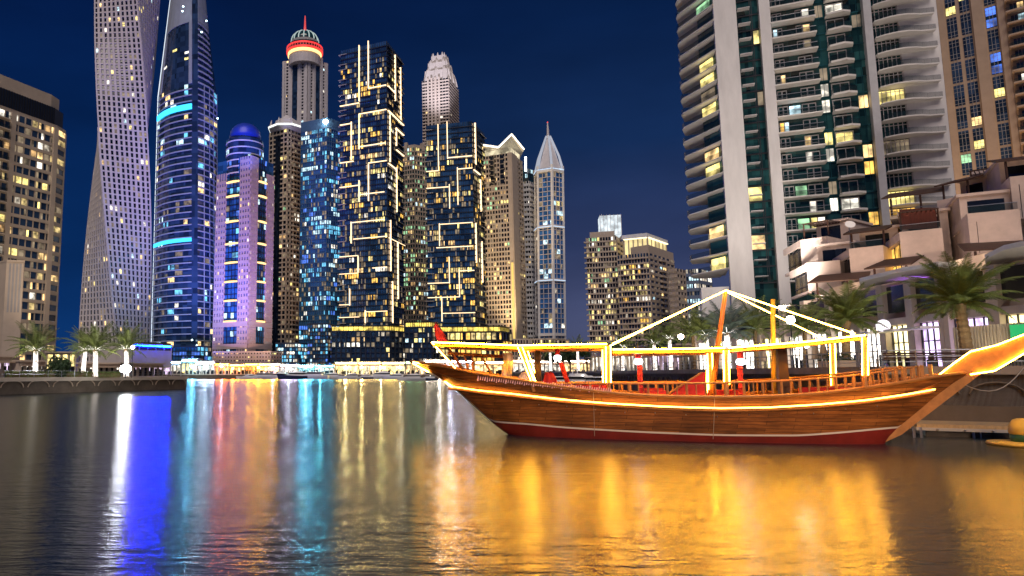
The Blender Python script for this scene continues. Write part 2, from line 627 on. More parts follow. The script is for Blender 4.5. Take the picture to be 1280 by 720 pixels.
# ------------------------------------------------------------------ the skyline, from left to right
def build_beige_block():
    d1 = 214.0
    zt = Z(163, d1)
    ztop = P(73, 127, d1 + 2).z
    Rr = corner(78, 250, 217.5)
    Mi = corner(66.5, 250, d1 - 1.5)
    L = (Mi[0] - 19, Mi[1] - 35)
    T = Tower('apartment_tower', 'beige apartment block with stacked balconies cut off at the picture edge', 'tower', (Mi[0], Mi[1], GZ))
    poly = quad_plan(L, Mi, Rr)
    core_prism(T, poly, GZ, zt, M['g_blue'])
    fl = Face(L, Mi, GZ, zt); fr = Face(Mi, Rr, GZ, zt)
    nf = 25
    fh = (zt - GZ) / nf
    T.facade(fl, nf, 18, (0.3, 0.25), (0.95, 0.4), 0.24, ('yellow', 'warm', 'yellow', 'white'), 0.3)
    T.facade(fr, nf, 1, (1.0, 0.3), (1.2, 0.28), 0.35, ('warm', 'yellow'), 0.2)
    for x in (fl.w * 0.36, fl.w * 0.62, fl.w - 0.6):                   # broad piers
        fl.box(T.frame, x - 0.8, x + 0.8, GZ, zt, -0.3, 0.7)
    for k in range(1, nf):
        for x0, x1 in ((fl.w * 0.40, fl.w * 0.58), (fl.w * 0.05, fl.w * 0.3)):
            m = MB()
            fl.box(m, x0, x1, GZ + k * fh, GZ + k * fh + 0.3, 0.4, 2.0)
            fl.box(m, x0, x1, GZ + k * fh + 0.3, GZ + k * fh + 1.25, 1.9, 2.0, 1)
            T.add('balcony', m, [M['beige'], M['g_rail']])
    m = MB()
    m.prism(ins(poly, 1.0), zt, zt + 1.1)
    T.add('cornice', m, M['beige'])
    m = MB()
    z2 = zt + (ztop - zt) * 0.62
    m.prism(ins(poly, 0.94), zt + 1.1, z2)
    T.add('louvre_band', m, M['navy'])
    m = MB()
    f2 = Face(ins(poly, 0.95)[0], ins(poly, 0.95)[1], zt + 1.1, z2)
    for i in range(44):
        x = f2.w * (i + 0.5) / 44
        f2.box(m, x - 0.08, x + 0.08, zt + 1.1, z2, 0, 0.25)
    T.add('louvre_fins', m, M['dark'])
    m = MB()
    m.prism(ins(poly, 0.86), z2, ztop)
    T.add('parapet', m, M['beige'])
    T.finish([M['beige']])
    spot('facade_fill_light', (-62, 165, 14), (-97, 207, 52), 3e4, (1.0, 0.80, 0.58), R(85), 0.9, 1.0)  # added fill that brightens this facade, not a known lamp

def build_stone_pylon():
    d = 178
    L, Mi, Rr = corner(-14, 400, d + 4), corner(4, 400, d - 1), corner(26, 400, d)
    T = Tower('stone_pylon', 'plain grey stone pylon in front of the beige block', 'tower', (Mi[0], Mi[1], GZ))
    z1 = Z(328, d)
    poly = quad_plan(L, Mi, Rr)
    b = MB(); b.prism(poly, GZ, z1); b.prism(ins(poly, 1.05), z1, z1 + 0.5)
    T.add('shaft', b, M['beige'])
    f = Face(Mi, Rr, GZ, z1)
    b = MB()
    for x in (0.22, 0.42, 0.62, 0.82):
        f.box(b, f.w * x - 0.22, f.w * x + 0.22, GZ + 16, z1 - 0.4, 0.0, 0.06)
    T.add('slot_recess', b, M['grey'])
    T.finish([M['beige']])

def build_twisted():
    d = 468.0
    zb, zt = GZ, Z(-52, d)
    T = Tower('twisted_tower', 'tall twisting tower of pale lattice panels between beige block and curved tower', 'tower', (corner(146, 440, d)[0], d, GZ))
    s, nb, nf = 31.5, 10, 78
    zm = Z(165, d)
    rate = R(48) / (zm - Z(430, d))
    def cen(z):
        t = (z - Z(430, d)) / (Z(0, d) - Z(430, d))
        a, b_ = P(143.5, 430, d), P(159.5, 0, d)
        return Vector((a.x + (b_.x - a.x) * t, d))
    def sq(z, k=1.0):
        w = R(18.8) - (z - zm) * rate
        h = s / 2 * k
        c = cen(z)
        out = []
        for x, y in ((-h, -h), (h, -h), (h, h), (-h, h)):
            out.append((c.x + x * math.cos(w) - y * math.sin(w), c.y + x * math.sin(w) + y * math.cos(w)))
        return out
    fh = (zt - zb) / nf
    g = MB()
    n = nf
    rows = []
    for k in range(nf + 1):
        z = zb + k * fh
        q = sq(z, 0.985)
        rows.append([(p[0], p[1], z) for p in q + q[:1]])
    g.sheet(rows)
    g.face([r for r in rows[-1][:4]])
    T.add('glass_curtain_wall', g, M['g_black'])
    for k in range(nf):
        z = zb + k * fh
        a, c = sq(z), sq(z + fh)
        for i in range(4):
            f = Face(a[i], a[(i + 1) % 4], z, z + fh, c[i], c[(i + 1) % 4])
            if not f.seen():
                continue
            f.box(T.frame, 0, f.w, z, z + 0.95, -0.2, 0.28)
            bw = f.w / nb
            for j in range(nb + 1):
                x = j * bw
                hw = 0.95 if j in (0, nb) else 0.78
                f.box(T.frame, max(0, x - hw), min(f.w, x + hw), z, z + fh, -0.2, 0.4)
            for j in range(nb):
                r = random.random()
                if r < 0.05 + 0.05 * (math.sin(k * 0.9 + j * 1.3) > 0.6):
                    col = random.choice(('warm', 'warm', 'yellow', 'white', 'white', 'cool'))
                elif r < 0.15:
                    col = 'dim'
                else:
                    continue
                T.wins.append((f.quad(j * bw + 0.82, (j + 1) * bw - 0.82, z + 1.0, z + fh - 0.1, 0.06), col))
    T.finish([M['lilac']], 'panel_lattice')
    s_ = P(215, 300, 400)
    spot('blue_floodlight', s_, P(190, 60, 470), 0.6e5, (0.12, 0.2, 1.0), R(50), 0.9, 1.0)

def build_curved():
    T = Tower('curved_glass_tower', 'tall tapering tower with curved balcony bands and two cyan light rings', 'tower', (corner(232, 440, 440)[0], 440, GZ))
    zA, zB, zC = GZ, Z(105, 440), Z(-34, 440)
    def outline(py, l, mid, r, k=1.0):
        a, m_, c = Vector(corner(l, py, 462)), Vector(corner(mid, py, 438)), Vector(corner(r, py, 458))
        out = []
        for i in range(7):                                   # curved left front
            t = i / 6
            p = a.lerp(m_ + Vector((-1.6, 0.6)), t)
            nrm = Vector(((m_ - a).y, -(m_ - a).x)).normalized()
            out.append(tuple(p + nrm * 3.6 * math.sin(math.pi * t)))
        for i in range(5):
            t = i / 4
            p = (m_ + Vector((2.2, 0.3))).lerp(c, t)
            nrm = Vector(((c - m_).y, -(c - m_).x)).normalized()
            out.append(tuple(p + nrm * 1.6 * math.sin(math.pi * t)))
        out.append((c.x - 8, c.y + 26)); out.append((a.x + 8, a.y + 24))
        return out
    p0, p1, p2 = outline(440, 190, 243, 273), outline(105, 199, 243, 271), outline(-34, 216, 243, 255)
    b = MB(); b.prism(p0, zA, zB, top=p1); b.prism(p1, zB + 0.01, zC, top=p2)
    T.add('glass_curtain_wall', b, M['g_blue'])
    nf = 46
    fh = (zB - zA) / nf
    for i in range(11):
        f = Face(p0[i], p0[i + 1], zA, zB, p1[i], p1[i + 1])
        if not f.seen():
            continue
        if i == 6:
            continue
        left = i < 6
        for k in range(nf):
            z = zA + k * fh
            f.box(T.frame, 0, f.w, z, z + (0.62 if left else 0.7), -0.25, 0.75 if left else 0.6)
            if random.random() < 0.17:
                T.wins.append((f.quad(0.3, f.w * random.choice((0.5, 0.95)), z + 1.0, z + fh - 0.2, 0.06), random.choice(('cool', 'white', 'cyan', 'warm', 'cyan', 'dim', 'dim'))))
        if not left:
            f.box(T.frame, f.w - 0.25, f.w + 0.1, zA, zB, -0.3, 0.5)
    for i in list(range(6)) + [7, 8, 9]:                      # the upper part: panels at the corners, plain dark glass between
        f = Face(p1[i], p1[i + 1], zB, zC, p2[i], p2[i + 1])
        if i in (0, 5):
            f.box(T.frame, f.w * 0.15 if i == 0 else f.w * 0.6, f.w * (0.9 if i == 0 else 1.0), zB, zC, -0.2, 0.5)
        if i >= 7:
            for k in range(14):
                z = zB + k * fh
                f.box(T.frame, 0, f.w, z, z + 1.0, -0.2, 0.5)
        zc = Z(28, 440)
        f.box(T.frame, 0, f.w, zc, zC, -0.2, 0.42)
        if i < 6:
            for k in range(16):
                if random.random() < 0.06:
                    z = zB + k * fh + 0.4
                    T.wins.append((f.quad(0.2, f.w * 0.8, z, z + 1.6, 0.3), random.choice(('white', 'yellow'))))
    for py0, py1 in ((127, 141), (294, 306)):                 # cyan rings
        z1, z0 = Z(py0, 440), Z(py1, 440)
        m = MB()
        for i in range(6):
            f = Face(p0[i], p0[i + 1], zA, zB, p1[i], p1[i + 1])
            f.box(m, 0, f.w, z0 + 2.0, z1 - 2.0, 0.2, 1.0)
        T.add('cyan_light_band', m, STRIP_C)
    m = MB()
    a0, a1, a2 = Vector(p0[0]), Vector(p1[0]), Vector(p2[0])
    m.path([(a0.x - 0.4, a0.y - 0.5, zA), (a1.x - 0.4, a1.y - 0.5, zB), (a2.x - 0.4, a2.y - 0.5, zC)], 0.32, 5)
    T.add('edge_light', m, STRIP_W2)
    for px, py in ((272, 148), (229, 8), (228, 14), (258, 26), (252, 40), (240, 425), (246, 432)):
        m = MB()
        c = P(px, py, 434)
        m.lathe([(0.1, c.z - 0.5), (0.55, c.z - 0.2), (0.55, c.z + 0.2), (0.1, c.z + 0.5)], c, 8)
        T.add('floodlight', m, STRIP_C2)
    T.finish([mat('blue_grey_balcony_panels', (0.36, 0.40, 0.46), 0.5, scale=0.3)], 'balcony_bands')
    for px, tx, ty in ((196, 206, 330), (226, 222, 250), (262, 258, 300)):
        s_ = P(px, 440, 360); s_.z = GZ + 3
        spot('blue_floodlight', s_, P(tx, ty, 445), 1.6e5, (0.08, 0.30, 1.0), R(75), 0.9, 1.0)

STRIP_W2 = glow('soft_white_led_strip', (0.8, 0.9, 1.0), 1.2)
STRIP_C2 = glow('bluish_floodlight', (0.55, 0.85, 1.0), 9.0)

def build_domed():
    d = 410.0
    T = Tower('domed_tower', 'rose stone tower with arched golden lights and a round blue glass dome', 'tower', (corner(312, 440, d)[0], d, GZ))
    zt = Z(196, d)
    L, Mi, Rr = corner(269.5, 300, d + 12), corner(312, 300, d - 3), corner(341, 300, d + 15)
    poly = quad_plan(L, Mi, Rr)
    b = MB(); b.prism(ins(poly, 0.985), GZ, zt)
    T.add('glass_curtain_wall', b, M['g_bright'])
    m = MB()
    for f, gx0, gx1 in ((Face(L, Mi, GZ, zt), 0.30, 0.70), (Face(Mi, Rr, GZ, zt), 0.30, 0.68)):
        nf = 36
        fh = (zt - GZ) / nf
        for x0, x1 in ((0.0, gx0), (gx1, 1.0)):              # punched stone wings: piers and spandrels
            xa, xb = f.w * x0, f.w * x1
            n = 4 if f.w > 19 else 3
            bw = (xb - xa) / n
            ztop = zt - (8 if (x0 == 0.0) == (f.A == Vector(L[:2])) else 0)
            for i in range(n + 1):
                f.box(T.frame, max(xa, xa + i * bw - 0.48), min(xb, xa + i * bw + 0.48), GZ, ztop, -0.3, 0.5)
            for k in range(nf):
                z = GZ + k * fh
                if z + fh > ztop + 0.1:
                    break
                f.box(T.frame, xa, xb, z, z + 1.75, -0.3, 0.46)
                for i in range(n):
                    if random.random() < 0.10:
                        T.wins.append((f.quad(xa + i * bw + 0.55, xa + (i + 1) * bw - 0.55, z + 1.8, z + fh, 0.1), random.choice(('warm', 'white', 'yellow'))))
        for k in range(nf):                                   # glass bay between the wings
            z = GZ + k * fh
            f.box(T.frame, f.w * gx0, f.w * gx1, z, z + 0.35, -0.2, 0.12, 1)
            for i in range(4):
                if random.random() < 0.12:
                    xa = f.w * (gx0 + (gx1 - gx0) * i / 4)
                    T.wins.append((f.quad(xa + 0.15, xa + f.w * (gx1 - gx0) / 4 - 0.15, z + 0.4, z + fh - 0.1, 0.06), random.choice(('cyan', 'blue', 'dim', 'cool'))))
        for i in range(1, 4):
            x = f.w * (gx0 + (gx1 - gx0) * i / 4)
            f.box(T.frame, x - 0.1, x + 0.1, GZ, zt, -0.2, 0.2, 1)
        for py in (226, 244, 276, 304, 328, 352, 376, 402):                # golden arched ledges
            z = Z(py, d)
            a = MB()
            xs = [f.w * (gx0 + 0.02 + (gx1 - gx0 - 0.04) * j / 6) for j in range(7)]
            for j in range(6):
                h = 1.0 * math.sin(math.pi * (j + 0.5) / 6)
                f.box(a, xs[j], xs[j + 1], z, z + 0.8 + 0.15 * h, 0.2, 0.9 + 0.6 * h)
            T.add('arched_light', a, STRIP_G2)
    # entrance arch band and rose ledge near the base
    for py in (408, 436):
        a = MB()
        for f in (Face(L, Mi, GZ, zt), Face(Mi, Rr, GZ, zt)):
            f.box(a, 0, f.w, Z(py, d), Z(py, d) + 3.0, -0.2, 0.62)
        T.add('ledge', a, M['pink'])
    # round glass drum and dome
    c = P(306, 200, d + 14)
    drum = MB()
    zd0, zd1, zd2 = zt - 9, Z(176, d + 10), Z(152, d + 10)
    r = 23.5 / 880 * (d + 14)
    drum.lathe([(r, zd0), (r, zd1), (r * 0.97, zd1 + 0.6)], c, 28)
    T.add('glass_drum', drum, M['g_blue'])
    rings = MB()
    k = 0
    z = zd0
    while z < zd1:
        rings.lathe([(r + 0.05, z), (r + 0.35, z), (r + 0.35, z + 0.7), (r + 0.05, z + 0.7)], c, 28)
        z += 4.0
    T.add('drum_rings', rings, M['pale'])
    for j in range(14):
        w = math.pi * (1.04 + 0.92 * j / 13)
        if random.random() < 0.75:
            k = random.randrange(0, 7)
            z = zd0 + 4.0 * k + 0.9
            if z + 3 < zd1:
                a = MB()
                p = [(c.x + (r + 0.12) * math.cos(w + o), c.y + (r + 0.12) * math.sin(w + o)) for o in (0, 0.17)]
                a.face([(*p[0], z), (*p[1], z), (*p[1], z + 2.8), (*p[0], z + 2.8)])
                T.add('lit_pane', a, WIN[random.choice(('cyan', 'blue', 'cool', 'blue'))])
    dome = MB()
    hd = zd2 - zd1 - 4
    dome.lathe([(r * 0.86, zd1 + 0.3), (r * 0.86, zd1 + 4), ] + [(r * 0.84 * math.cos(a), zd1 + 4 + hd * math.sin(a)) for a in [R(x) for x in range(5, 90, 12)]] + [(0.4, zd2)], c, 28)
    T.add('dome', dome, mat('blue_dome_cladding', (0.02, 0.05, 0.42), 0.35, var=0.15, scale=0.2), True)
    T.finish([M['pink'], M['dark']], 'stone_facade')
    for px, tx, ty, e in ((250, 276, 320, 4.2e5), (275, 298, 250, 4.2e5)):      # violet floodlights washing the stone
        s_ = P(px, 440, d - 75); s_.z = GZ + 1
        spot('violet_floodlight', s_, P(tx, ty, d + 5), e, (0.25, 0.12, 1.0), R(70), 0.8, 1.0)
    s_ = P(326, 440, d - 75); s_.z = GZ + 1
    spot('rose_floodlight', s_, P(322, 330, d + 5), 2.0e5, (1.0, 0.60, 0.40), R(80), 0.8, 1.0)
    s_ = P(306, 200, d - 40); s_.z = zt - 20
    spot('blue_floodlight', s_, (c.x, c.y, zd2 - 2), 1.6e5, (0.05, 0.14, 1.0), R(50), 0.8, 1.0)

STRIP_G2 = glow('arched_golden_light', (1.0, 0.60, 0.22), 2.2)

def build_red_ring():
    d = 850.0
    T = Tower('spired_dome_tower', 'tall tower crowned by a ribbed dome with a red glowing ring', 'tower', (corner(380, 300, d)[0], d, GZ))
    z1 = Z(66, d)
    L, Mi, Rr = corner(353, 150, d + 8), corner(384, 150, d - 8), corner(408.5, 150, d + 14)
    poly = quad_plan(L, Mi, Rr)
    zsh = Z(74, d)
    core_prism(T, ins(poly, 0.98), GZ, zsh, M['g_black'])
    nf = 96
    for f in (Face(L, Mi, GZ, zsh), Face(Mi, Rr, GZ, zsh)):
        T.facade(f, nf, 8, (1.5, 0.8), (1.5, 0.5), 0.04, ('cool', 'white', 'warm'), 0.05, skip=lambda k, i: k < 40)
        f.box(T.frame, f.w * 0.40, f.w * 0.60, GZ, zsh - 3, 0.5, 0.9, 1)
        for x in (0.0, 0.27, 0.64, 0.91):
            f.box(T.frame, f.w * x, f.w * (x + 0.09), GZ, zsh + (5 if 0.1 < x < 0.9 else 0), -0.3, 1.7)
    c = P(381, 60, d + 6)
    def rr(px): return px / 880 * d
    m = MB(); m.lathe([(rr(21), zsh - 8), (rr(21), Z(66, d))], c, 24)
    T.add('drum', m, M['pale'])
    m = MB(); m.lathe([(rr(21.5), Z(69, d)), (rr(22.3), Z(69, d)), (rr(22.3), Z(65.5, d)), (rr(21.5), Z(65.5, d))], c, 32)
    T.add('warm_light_band', m, STRIP_G2)
    m = MB(); m.lathe([(rr(22), Z(66, d)), (rr(23.4), Z(64, d)), (rr(23.4), Z(58.5, d)), (rr(21.5), Z(55.5, d))], c, 32)
    T.add('ring_gallery', m, M['dark'])
    for pa in (64.2, 59.2):
        m = MB(); m.lathe([(rr(23.2), Z(pa + .9, d)), (rr(24), Z(pa + .9, d)), (rr(24), Z(pa - .9, d)), (rr(23.2), Z(pa - .9, d))], c, 32)
        T.add('red_light_ring', m, STRIP_R)
    m = MB()
    for j in range(40):
        w = 2 * math.pi * j / 40
        m.path([(c.x + rr(23.7) * math.cos(w), c.y + rr(23.7) * math.sin(w), Z(64, d)), (c.x + rr(23.7) * math.cos(w), c.y + rr(23.7) * math.sin(w), Z(59, d))], 0.7, 4)
    T.add('red_lattice', m, glow('red_lit_lattice', (1.0, 0.06, 0.05), 0.6, False))
    m = MB(); m.lathe([(rr(19), Z(56, d)), (rr(18.6), Z(53, d)), (rr(18), Z(51, d))], c, 32)
    T.add('dome_base', m, M['grey'])
    m = MB()
    prof = [(rr(18) * math.cos(R(a)), Z(51, d) + (Z(37, d) - Z(51, d)) * math.sin(R(a))) for a in range(0, 86, 10)]
    m.lathe(prof, c, 32)
    T.add('dome', m, M['g_teal'], True)
    m = MB()
    for j in range(16):
        w = 2 * math.pi * j / 16
        m.path([(c.x + (p[0] + 0.3) * math.cos(w), c.y + (p[0] + 0.3) * math.sin(w), p[1]) for p in prof], 0.75, 5)
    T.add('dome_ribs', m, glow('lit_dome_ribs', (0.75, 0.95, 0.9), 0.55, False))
    m = MB(); m.path([(c.x, c.y, Z(38, d)), (c.x, c.y, Z(30, d)), (c.x, c.y, Z(17, d))], [2.2, 1.4, 0.7], 8)
    T.add('spire', m, glow('red_lit_spire', (1.0, 0.05, 0.05), 0.7, False))
    T.finish([M['pale'], M['g_blue']])

def build_crowned():
    d = 500.0
    T = Tower('crowned_tower', 'slim cream tower with white lit crown beside the domed tower', 'tower', (corner(358, 400, d)[0], d, GZ))
    zt = Z(163, d)
    L, Mi, Rr = corner(335, 300, d + 6), corner(358, 300, d - 4), corner(378, 300, d + 10)
    poly = quad_plan(L, Mi, Rr)
    core_prism(T, ins(poly, 0.985), GZ, zt, M['g_black'])
    f1, f2 = Face(L, Mi, GZ, zt), Face(Mi, Rr, GZ, zt)
    T.facade(f1, 52, 5, (0.7, 0.5), (1.0, 0.4), 0.07, ('yellow', 'green', 'warm'), 0.1, skip=lambda k, i: i == 2)
    f1.box(T.frame, f1.w * 0.36, f1.w * 0.64, GZ, zt - 4, 0.3, 0.62, 1)
    T.facade(f2, 52, 5, (1.1, 0.5), (1.3, 0.5), 0.12, ('warm', 'yellow', 'white'), 0.15)
    for k in range(52):
        z = GZ + k * (zt - GZ) / 52
        f2.box(T.frame, f2.w * 0.32, f2.w * 0.7, z, z + 0.9, 0.5, 1.8)
    c = Vector((sum(p[0] for p in poly) / 4, sum(p[1] for p in poly) / 4, 0))
    r = 24 / 880 * d
    m = MB(); m.lathe([(r * 0.8, zt), (r, zt + 2.2), (r, zt + 4.4), (r * 0.86, zt + 4.4)], c, 8, a0=R(22))
    T.add('crown', m, M['white'])
    m = MB(); m.lathe([(r * 1.01, zt + 2.7), (r * 1.04, zt + 2.7), (r * 1.04, zt + 3.7), (r * 1.01, zt + 3.7)], c, 8, a0=R(22))
    T.add('crown_light', m, glow('crown_white_light', (0.95, 1.0, 0.92), 1.6))
    for j in range(8):
        w = R(22 + 45 * j)
        m = MB(); m.path([(c.x + r * 0.9 * math.cos(w), c.y + r * 0.9 * math.sin(w), zt + 4), (c.x + r * 0.86 * math.cos(w), c.y + r * 0.86 * math.sin(w), zt + 9)], [1.1, 0.3], 6)
        T.add('pinnacle', m, M['pale'])
    m = MB(); m.lathe([(r * 0.72, zt + 4), (r * 0.62, zt + 9), (r * 0.2, zt + 13), (0.2, zt + 15)], c, 8, a0=R(22))
    T.add('crown_roof', m, M['pale'])
    T.finish([M['beige'], M['g_black']])

def build_blue_slab():
    d = 490.0
    T = Tower('blue_glass_tower', 'cyan lit glass tower with a bright star lamp on its roof', 'tower', (corner(404, 440, d)[0], d, GZ))
    zt = Z(152, d)
    L, Mi, Rr = corner(375, 300, d + 4), corner(408, 300, d - 6), corner(440, 300, d + 10)
    poly = quad_plan(L, Mi, Rr)
    core_prism(T, poly, GZ, zt, M['g_bright'])
    for f, n in ((Face(L, Mi, GZ, zt), 8), (Face(Mi, Rr, GZ, zt), 8)):
        T.facade(f, 54, n + 4, (0.28, 0.3), (0.6, 0.35), 0.22, ('cyan', 'cyan', 'cool', 'cyan', 'blue', 'white'), 0.2, run=0.5)
        f.box(T.frame, 0, f.w, zt - 7, zt + 0.6, -0.2, 0.4)
    c = P(407, 152, d - 8)
    m = MB(); m.lathe([(0.2, c.z - 1.5), (1.5, c.z - 0.9), (1.9, c.z), (1.5, c.z + 0.9), (0.2, c.z + 1.5)], c, 12)
    T.add('star_lamp', m, glow('rooftop_floodlight', (0.9, 0.97, 1.0), 55.0), True)
    m = MB(); m.path([(c.x, c.y, zt - 8), (c.x, c.y, c.z)], 0.3, 6)
    T.add('lamp_mast', m, M['steel'])
    T.finish([mat('teal_blue_spandrels', (0.06, 0.13, 0.20), 0.4)])

def strips_tower(name, label, d, L, Mi, Rr, py_top, py_bot, segs, n1, n2, lit, cols, glassm):
    T = Tower(name, label, 'tower', (Mi[0], Mi[1], GZ))
    zt = Z(py_top, d)
    poly = quad_plan(L, Mi, Rr)
    core_prism(T, poly, GZ, zt, M[glassm])
    f1, f2 = Face(L, Mi, GZ, zt), Face(Mi, Rr, GZ, zt)
    nf = int((zt - GZ) / 3.65)
    fh = (zt - GZ) / nf
    T.facade(f1, nf, n1, (0.22, 0.2), (0.55, 0.55), lit, cols, 0.22, run=0.55, skip=lambda k, i: k > nf - 4)
    T.facade(f2, nf, n2, (0.3, 0.3), (0.55, 1.1), lit * 1.2, cols, 0.12, run=0.4, skip=lambda k, i: k > nf - 4)
    for k in range(nf):                                       # balcony edges that stick out at the outer corners
        z = GZ + k * fh
        if k % 3 != 2:
            f1.box(T.frame, -1.5, f1.w * 0.14, z, z + 0.5, -2, 0.9, 1)
            f2.box(T.frame, f2.w * 0.6, f2.w + 1.3, z, z + 0.5, -2, 1.3, 1)
    for f, x0, x1, pa, pb in segs:                            # lines of light: fractions of the face and rows of the picture
        fc = (f1, f2)[f]
        m = MB()
        za, zb_ = Z(pa, d), Z(pb, d)
        if x0 == x1:
            fc.box(m, fc.w * x0 - 0.2, fc.w * x0 + 0.2, min(za, zb_), max(za, zb_), 0.5, 1.5)
        else:
            fc.box(m, fc.w * x0, fc.w * x1, za - 0.17, za + 0.17, 0.5, 1.5)
        T.add('light_strip', m, STRIP)
    T.finish([M['navy'], M['grey']])
    return T

def build_strip_towers():
    segsA = [(0, .42, .42, 56, 126), (0, .62, .62, 53, 112), (1, .45, .45, 64, 122), (1, .80, .80, 72, 140), (0, .62, 1.0, 112, 0), (1, 0, .4, 113, 0),
             (0, 0, .42, 128, 0), (0, .42, 1.0, 142, 0), (1, 0, 1, 143, 0), (0, 0, .25, 152, 0), (0, .42, .42, 142, 186), (0, .25, .25, 150, 198), (0, .42, .98, 183, 0), (1, .1, .1, 143, 205),
             (1, .5, .5, 155, 178), (1, .5, 1, 156, 0), (1, .5, 1, 183, 0), (0, 0, .3, 200, 0), (0, .62, .62, 206, 252), (0, .62, 1, 205, 0), (1, 0, .5, 208, 0), (1, .5, .5, 205, 262),
             (0, 0, .42, 231, 0), (0, .42, .42, 225, 252), (0, .45, .95, 243, 0), (0, .25, .25, 276, 303), (0, .25, .95, 277, 0), (1, .1, .1, 277, 340), (0, .3, 1, 298, 0), (1, 0, 1, 300, 0),
             (0, .4, .4, 320, 340), (0, 0, .4, 319, 0), (0, .7, 1, 336, 0), (0, 0, .4, 341, 0), (1, .55, .55, 300, 372), (0, .22, .22, 360, 381), (0, 0, .22, 380, 0), (0, .55, .55, 388, 404), (0, .55, 1, 390, 0), (0, 0, .42, 396, 0), (1, .2, .2, 352, 404)]
    d = 462.0
    strips_tower('dark_light_line_tower', 'tallest dark tower crossed by stepped lines of warm light', d, corner(425.5, 230, d + 8), corner(484, 230, d - 7), corner(503.5, 230, d + 22), 57, 420,
                 segsA, 20, 10, 0.10, ('yellow', 'warm', 'gold', 'white', 'yellow'), 'g_mid')
    segsB = [(0, .27, .27, 156, 214), (0, .47, .47, 154, 200), (1, .15, .15, 156, 208), (0, 0, .27, 214, 0), (0, .47, 1, 199, 0), (0, 0, .48, 235, 0), (0, .5, .5, 232, 262), (0, .68, .68, 212, 258), (0, .68, 1, 214, 0), (1, 0, .5, 216, 0),
             (1, .5, .5, 222, 262), (0, .27, .27, 280, 308), (0, .27, .98, 281, 0), (1, .05, .05, 281, 330), (0, .2, .98, 310, 0), (0, .47, .47, 322, 355), (0, 0, .47, 354, 0), (0, .68, .68, 338, 372), (0, .68, 1, 340, 0), (1, .5, .5, 300, 352), (0, 0, .68, 372, 0), (0, .3, .3, 372, 402), (0, .3, 1, 392, 0)]
    d = 470.0
    strips_tower('dark_light_line_tower', 'shorter dark tower with stepped light lines, in front of the pointed tower', d, corner(534, 280, d + 2), corner(592, 280, d - 7), corner(607.5, 280, d + 18), 156, 420,
                 segsB, 20, 9, 0.11, ('yellow', 'warm', 'gold', 'yellow'), 'g_mid')

def build_green_lit():
    d = 560.0
    T = Tower('apartment_tower', 'cream tower with greenish lit windows squeezed between the two dark ones', 'tower', (corner(515, 400, d)[0], d, GZ))
    zt = Z(186, d)
    L, Mi, Rr = corner(498, 300, d + 3), corner(519, 300, d - 4), corner(541, 300, d + 6)
    poly = quad_plan(L, Mi, Rr)
    core_prism(T, ins(poly, 0.985), GZ, zt, M['g_green'])
    for f in (Face(L, Mi, GZ, zt), Face(Mi, Rr, GZ, zt)):
        T.facade(f, 48, 7, (0.6, 0.5), (1.2, 0.4), 0.26, ('green', 'yellow', 'warm', 'green', 'cool'), 0.15)
        f.box(T.frame, f.w * 0.42, f.w * 0.58, zt - 2, zt + 5, -2, 0.6)
    m = MB(); m.prism(ins(poly, 0.8), zt, zt + 3)
    T.add('roof_block', m, M['beige'])
    T.finish([M['beige']])

def build_pointed():
    d = 860.0
    T = Tower('pointed_crown_tower', 'distant stone tower with stepped crown of upright pinnacles', 'tower', (corner(552, 300, d)[0], d, GZ))
    zt = Z(100, d)
    L, Mi, Rr = corner(528, 130, d + 4), corner(561, 130, d - 8), corner(573, 130, d + 30)
    poly = quad_plan(L, Mi, Rr)
    core_prism(T, ins(poly, 0.98), GZ, zt, M['g_black'])
    nf = 90
    f1, f2 = Face(L, Mi, GZ, zt), Face(Mi, Rr, GZ, zt)
    T.facade(f1, nf, 9, (0.5, 0.3), (1.6, 0.9), 0.01, ('warm', 'white'), 0.0, skip=lambda k, i: k < 55)
    T.facade(f2, nf, 7, (0.6, 0.3), (1.7, 0.9), 0.02, ('warm', 'white'), 0.0, skip=lambda k, i: k < 55)
    for x in (.20, .34, .48, .62):
        f1.box(T.frame, f1.w * x, f1.w * (x + .065), Z(300, d), zt + 2, 0.4, 2.0)
    k = 0
    for sc, pa, pb in ((0.90, 100, 87), (0.72, 92, 76), (0.52, 80, 66)):
        q = ins(poly, sc)
        b = MB(); b.prism(q, Z(pa, d), Z(pb, d), top=ins(q, 0.93))
        T.add('crown_tier', b, M['lilac'])
        for i in range(4):
            a, c = Vector(q[i]), Vector(q[(i + 1) % 4])
            for t in (0.12, 0.5, 0.88):
                p = a.lerp(c, t)
                m = MB()
                w = 3.0 * sc
                zz0, zz1 = Z(pa, d), Z(pb - 4, d)
                cx = Vector((sum(v[0] for v in q) / 4, sum(v[1] for v in q) / 4))
                pp = p.lerp(cx, 0.12)
                m.prism([(p.x - w, p.y - w), (p.x + w, p.y - w), (p.x + w, p.y + w), (p.x - w, p.y + w)], zz0, zz1 - 4, top=[(pp.x - w * .7, pp.y - w * .7), (pp.x + w * .7, pp.y - w * .7), (pp.x + w * .7, pp.y + w * .7), (pp.x - w * .7, pp.y + w * .7)])
                m.prism([(pp.x - w * .7, pp.y - w * .7), (pp.x + w * .7, pp.y - w * .7), (pp.x + w * .7, pp.y + w * .7), (pp.x - w * .7, pp.y + w * .7)], zz1 - 4, zz1, top=[(pp.x - .2, pp.y - .2), (pp.x + .2, pp.y - .2), (pp.x + .2, pp.y + .2), (pp.x - .2, pp.y + .2)])
                T.add('pinnacle', m, M['lilac'])
    T.finish([mat('lit_warm_stone', (0.60, 0.50, 0.42), 0.7), M['beige']])
    s_ = P(545, 200, d - 120)
    spot('crown_floodlight', s_, P(549, 85, d), 2.2e6, (0.85, 0.82, 1.0), R(30), 0.8, 2.0)

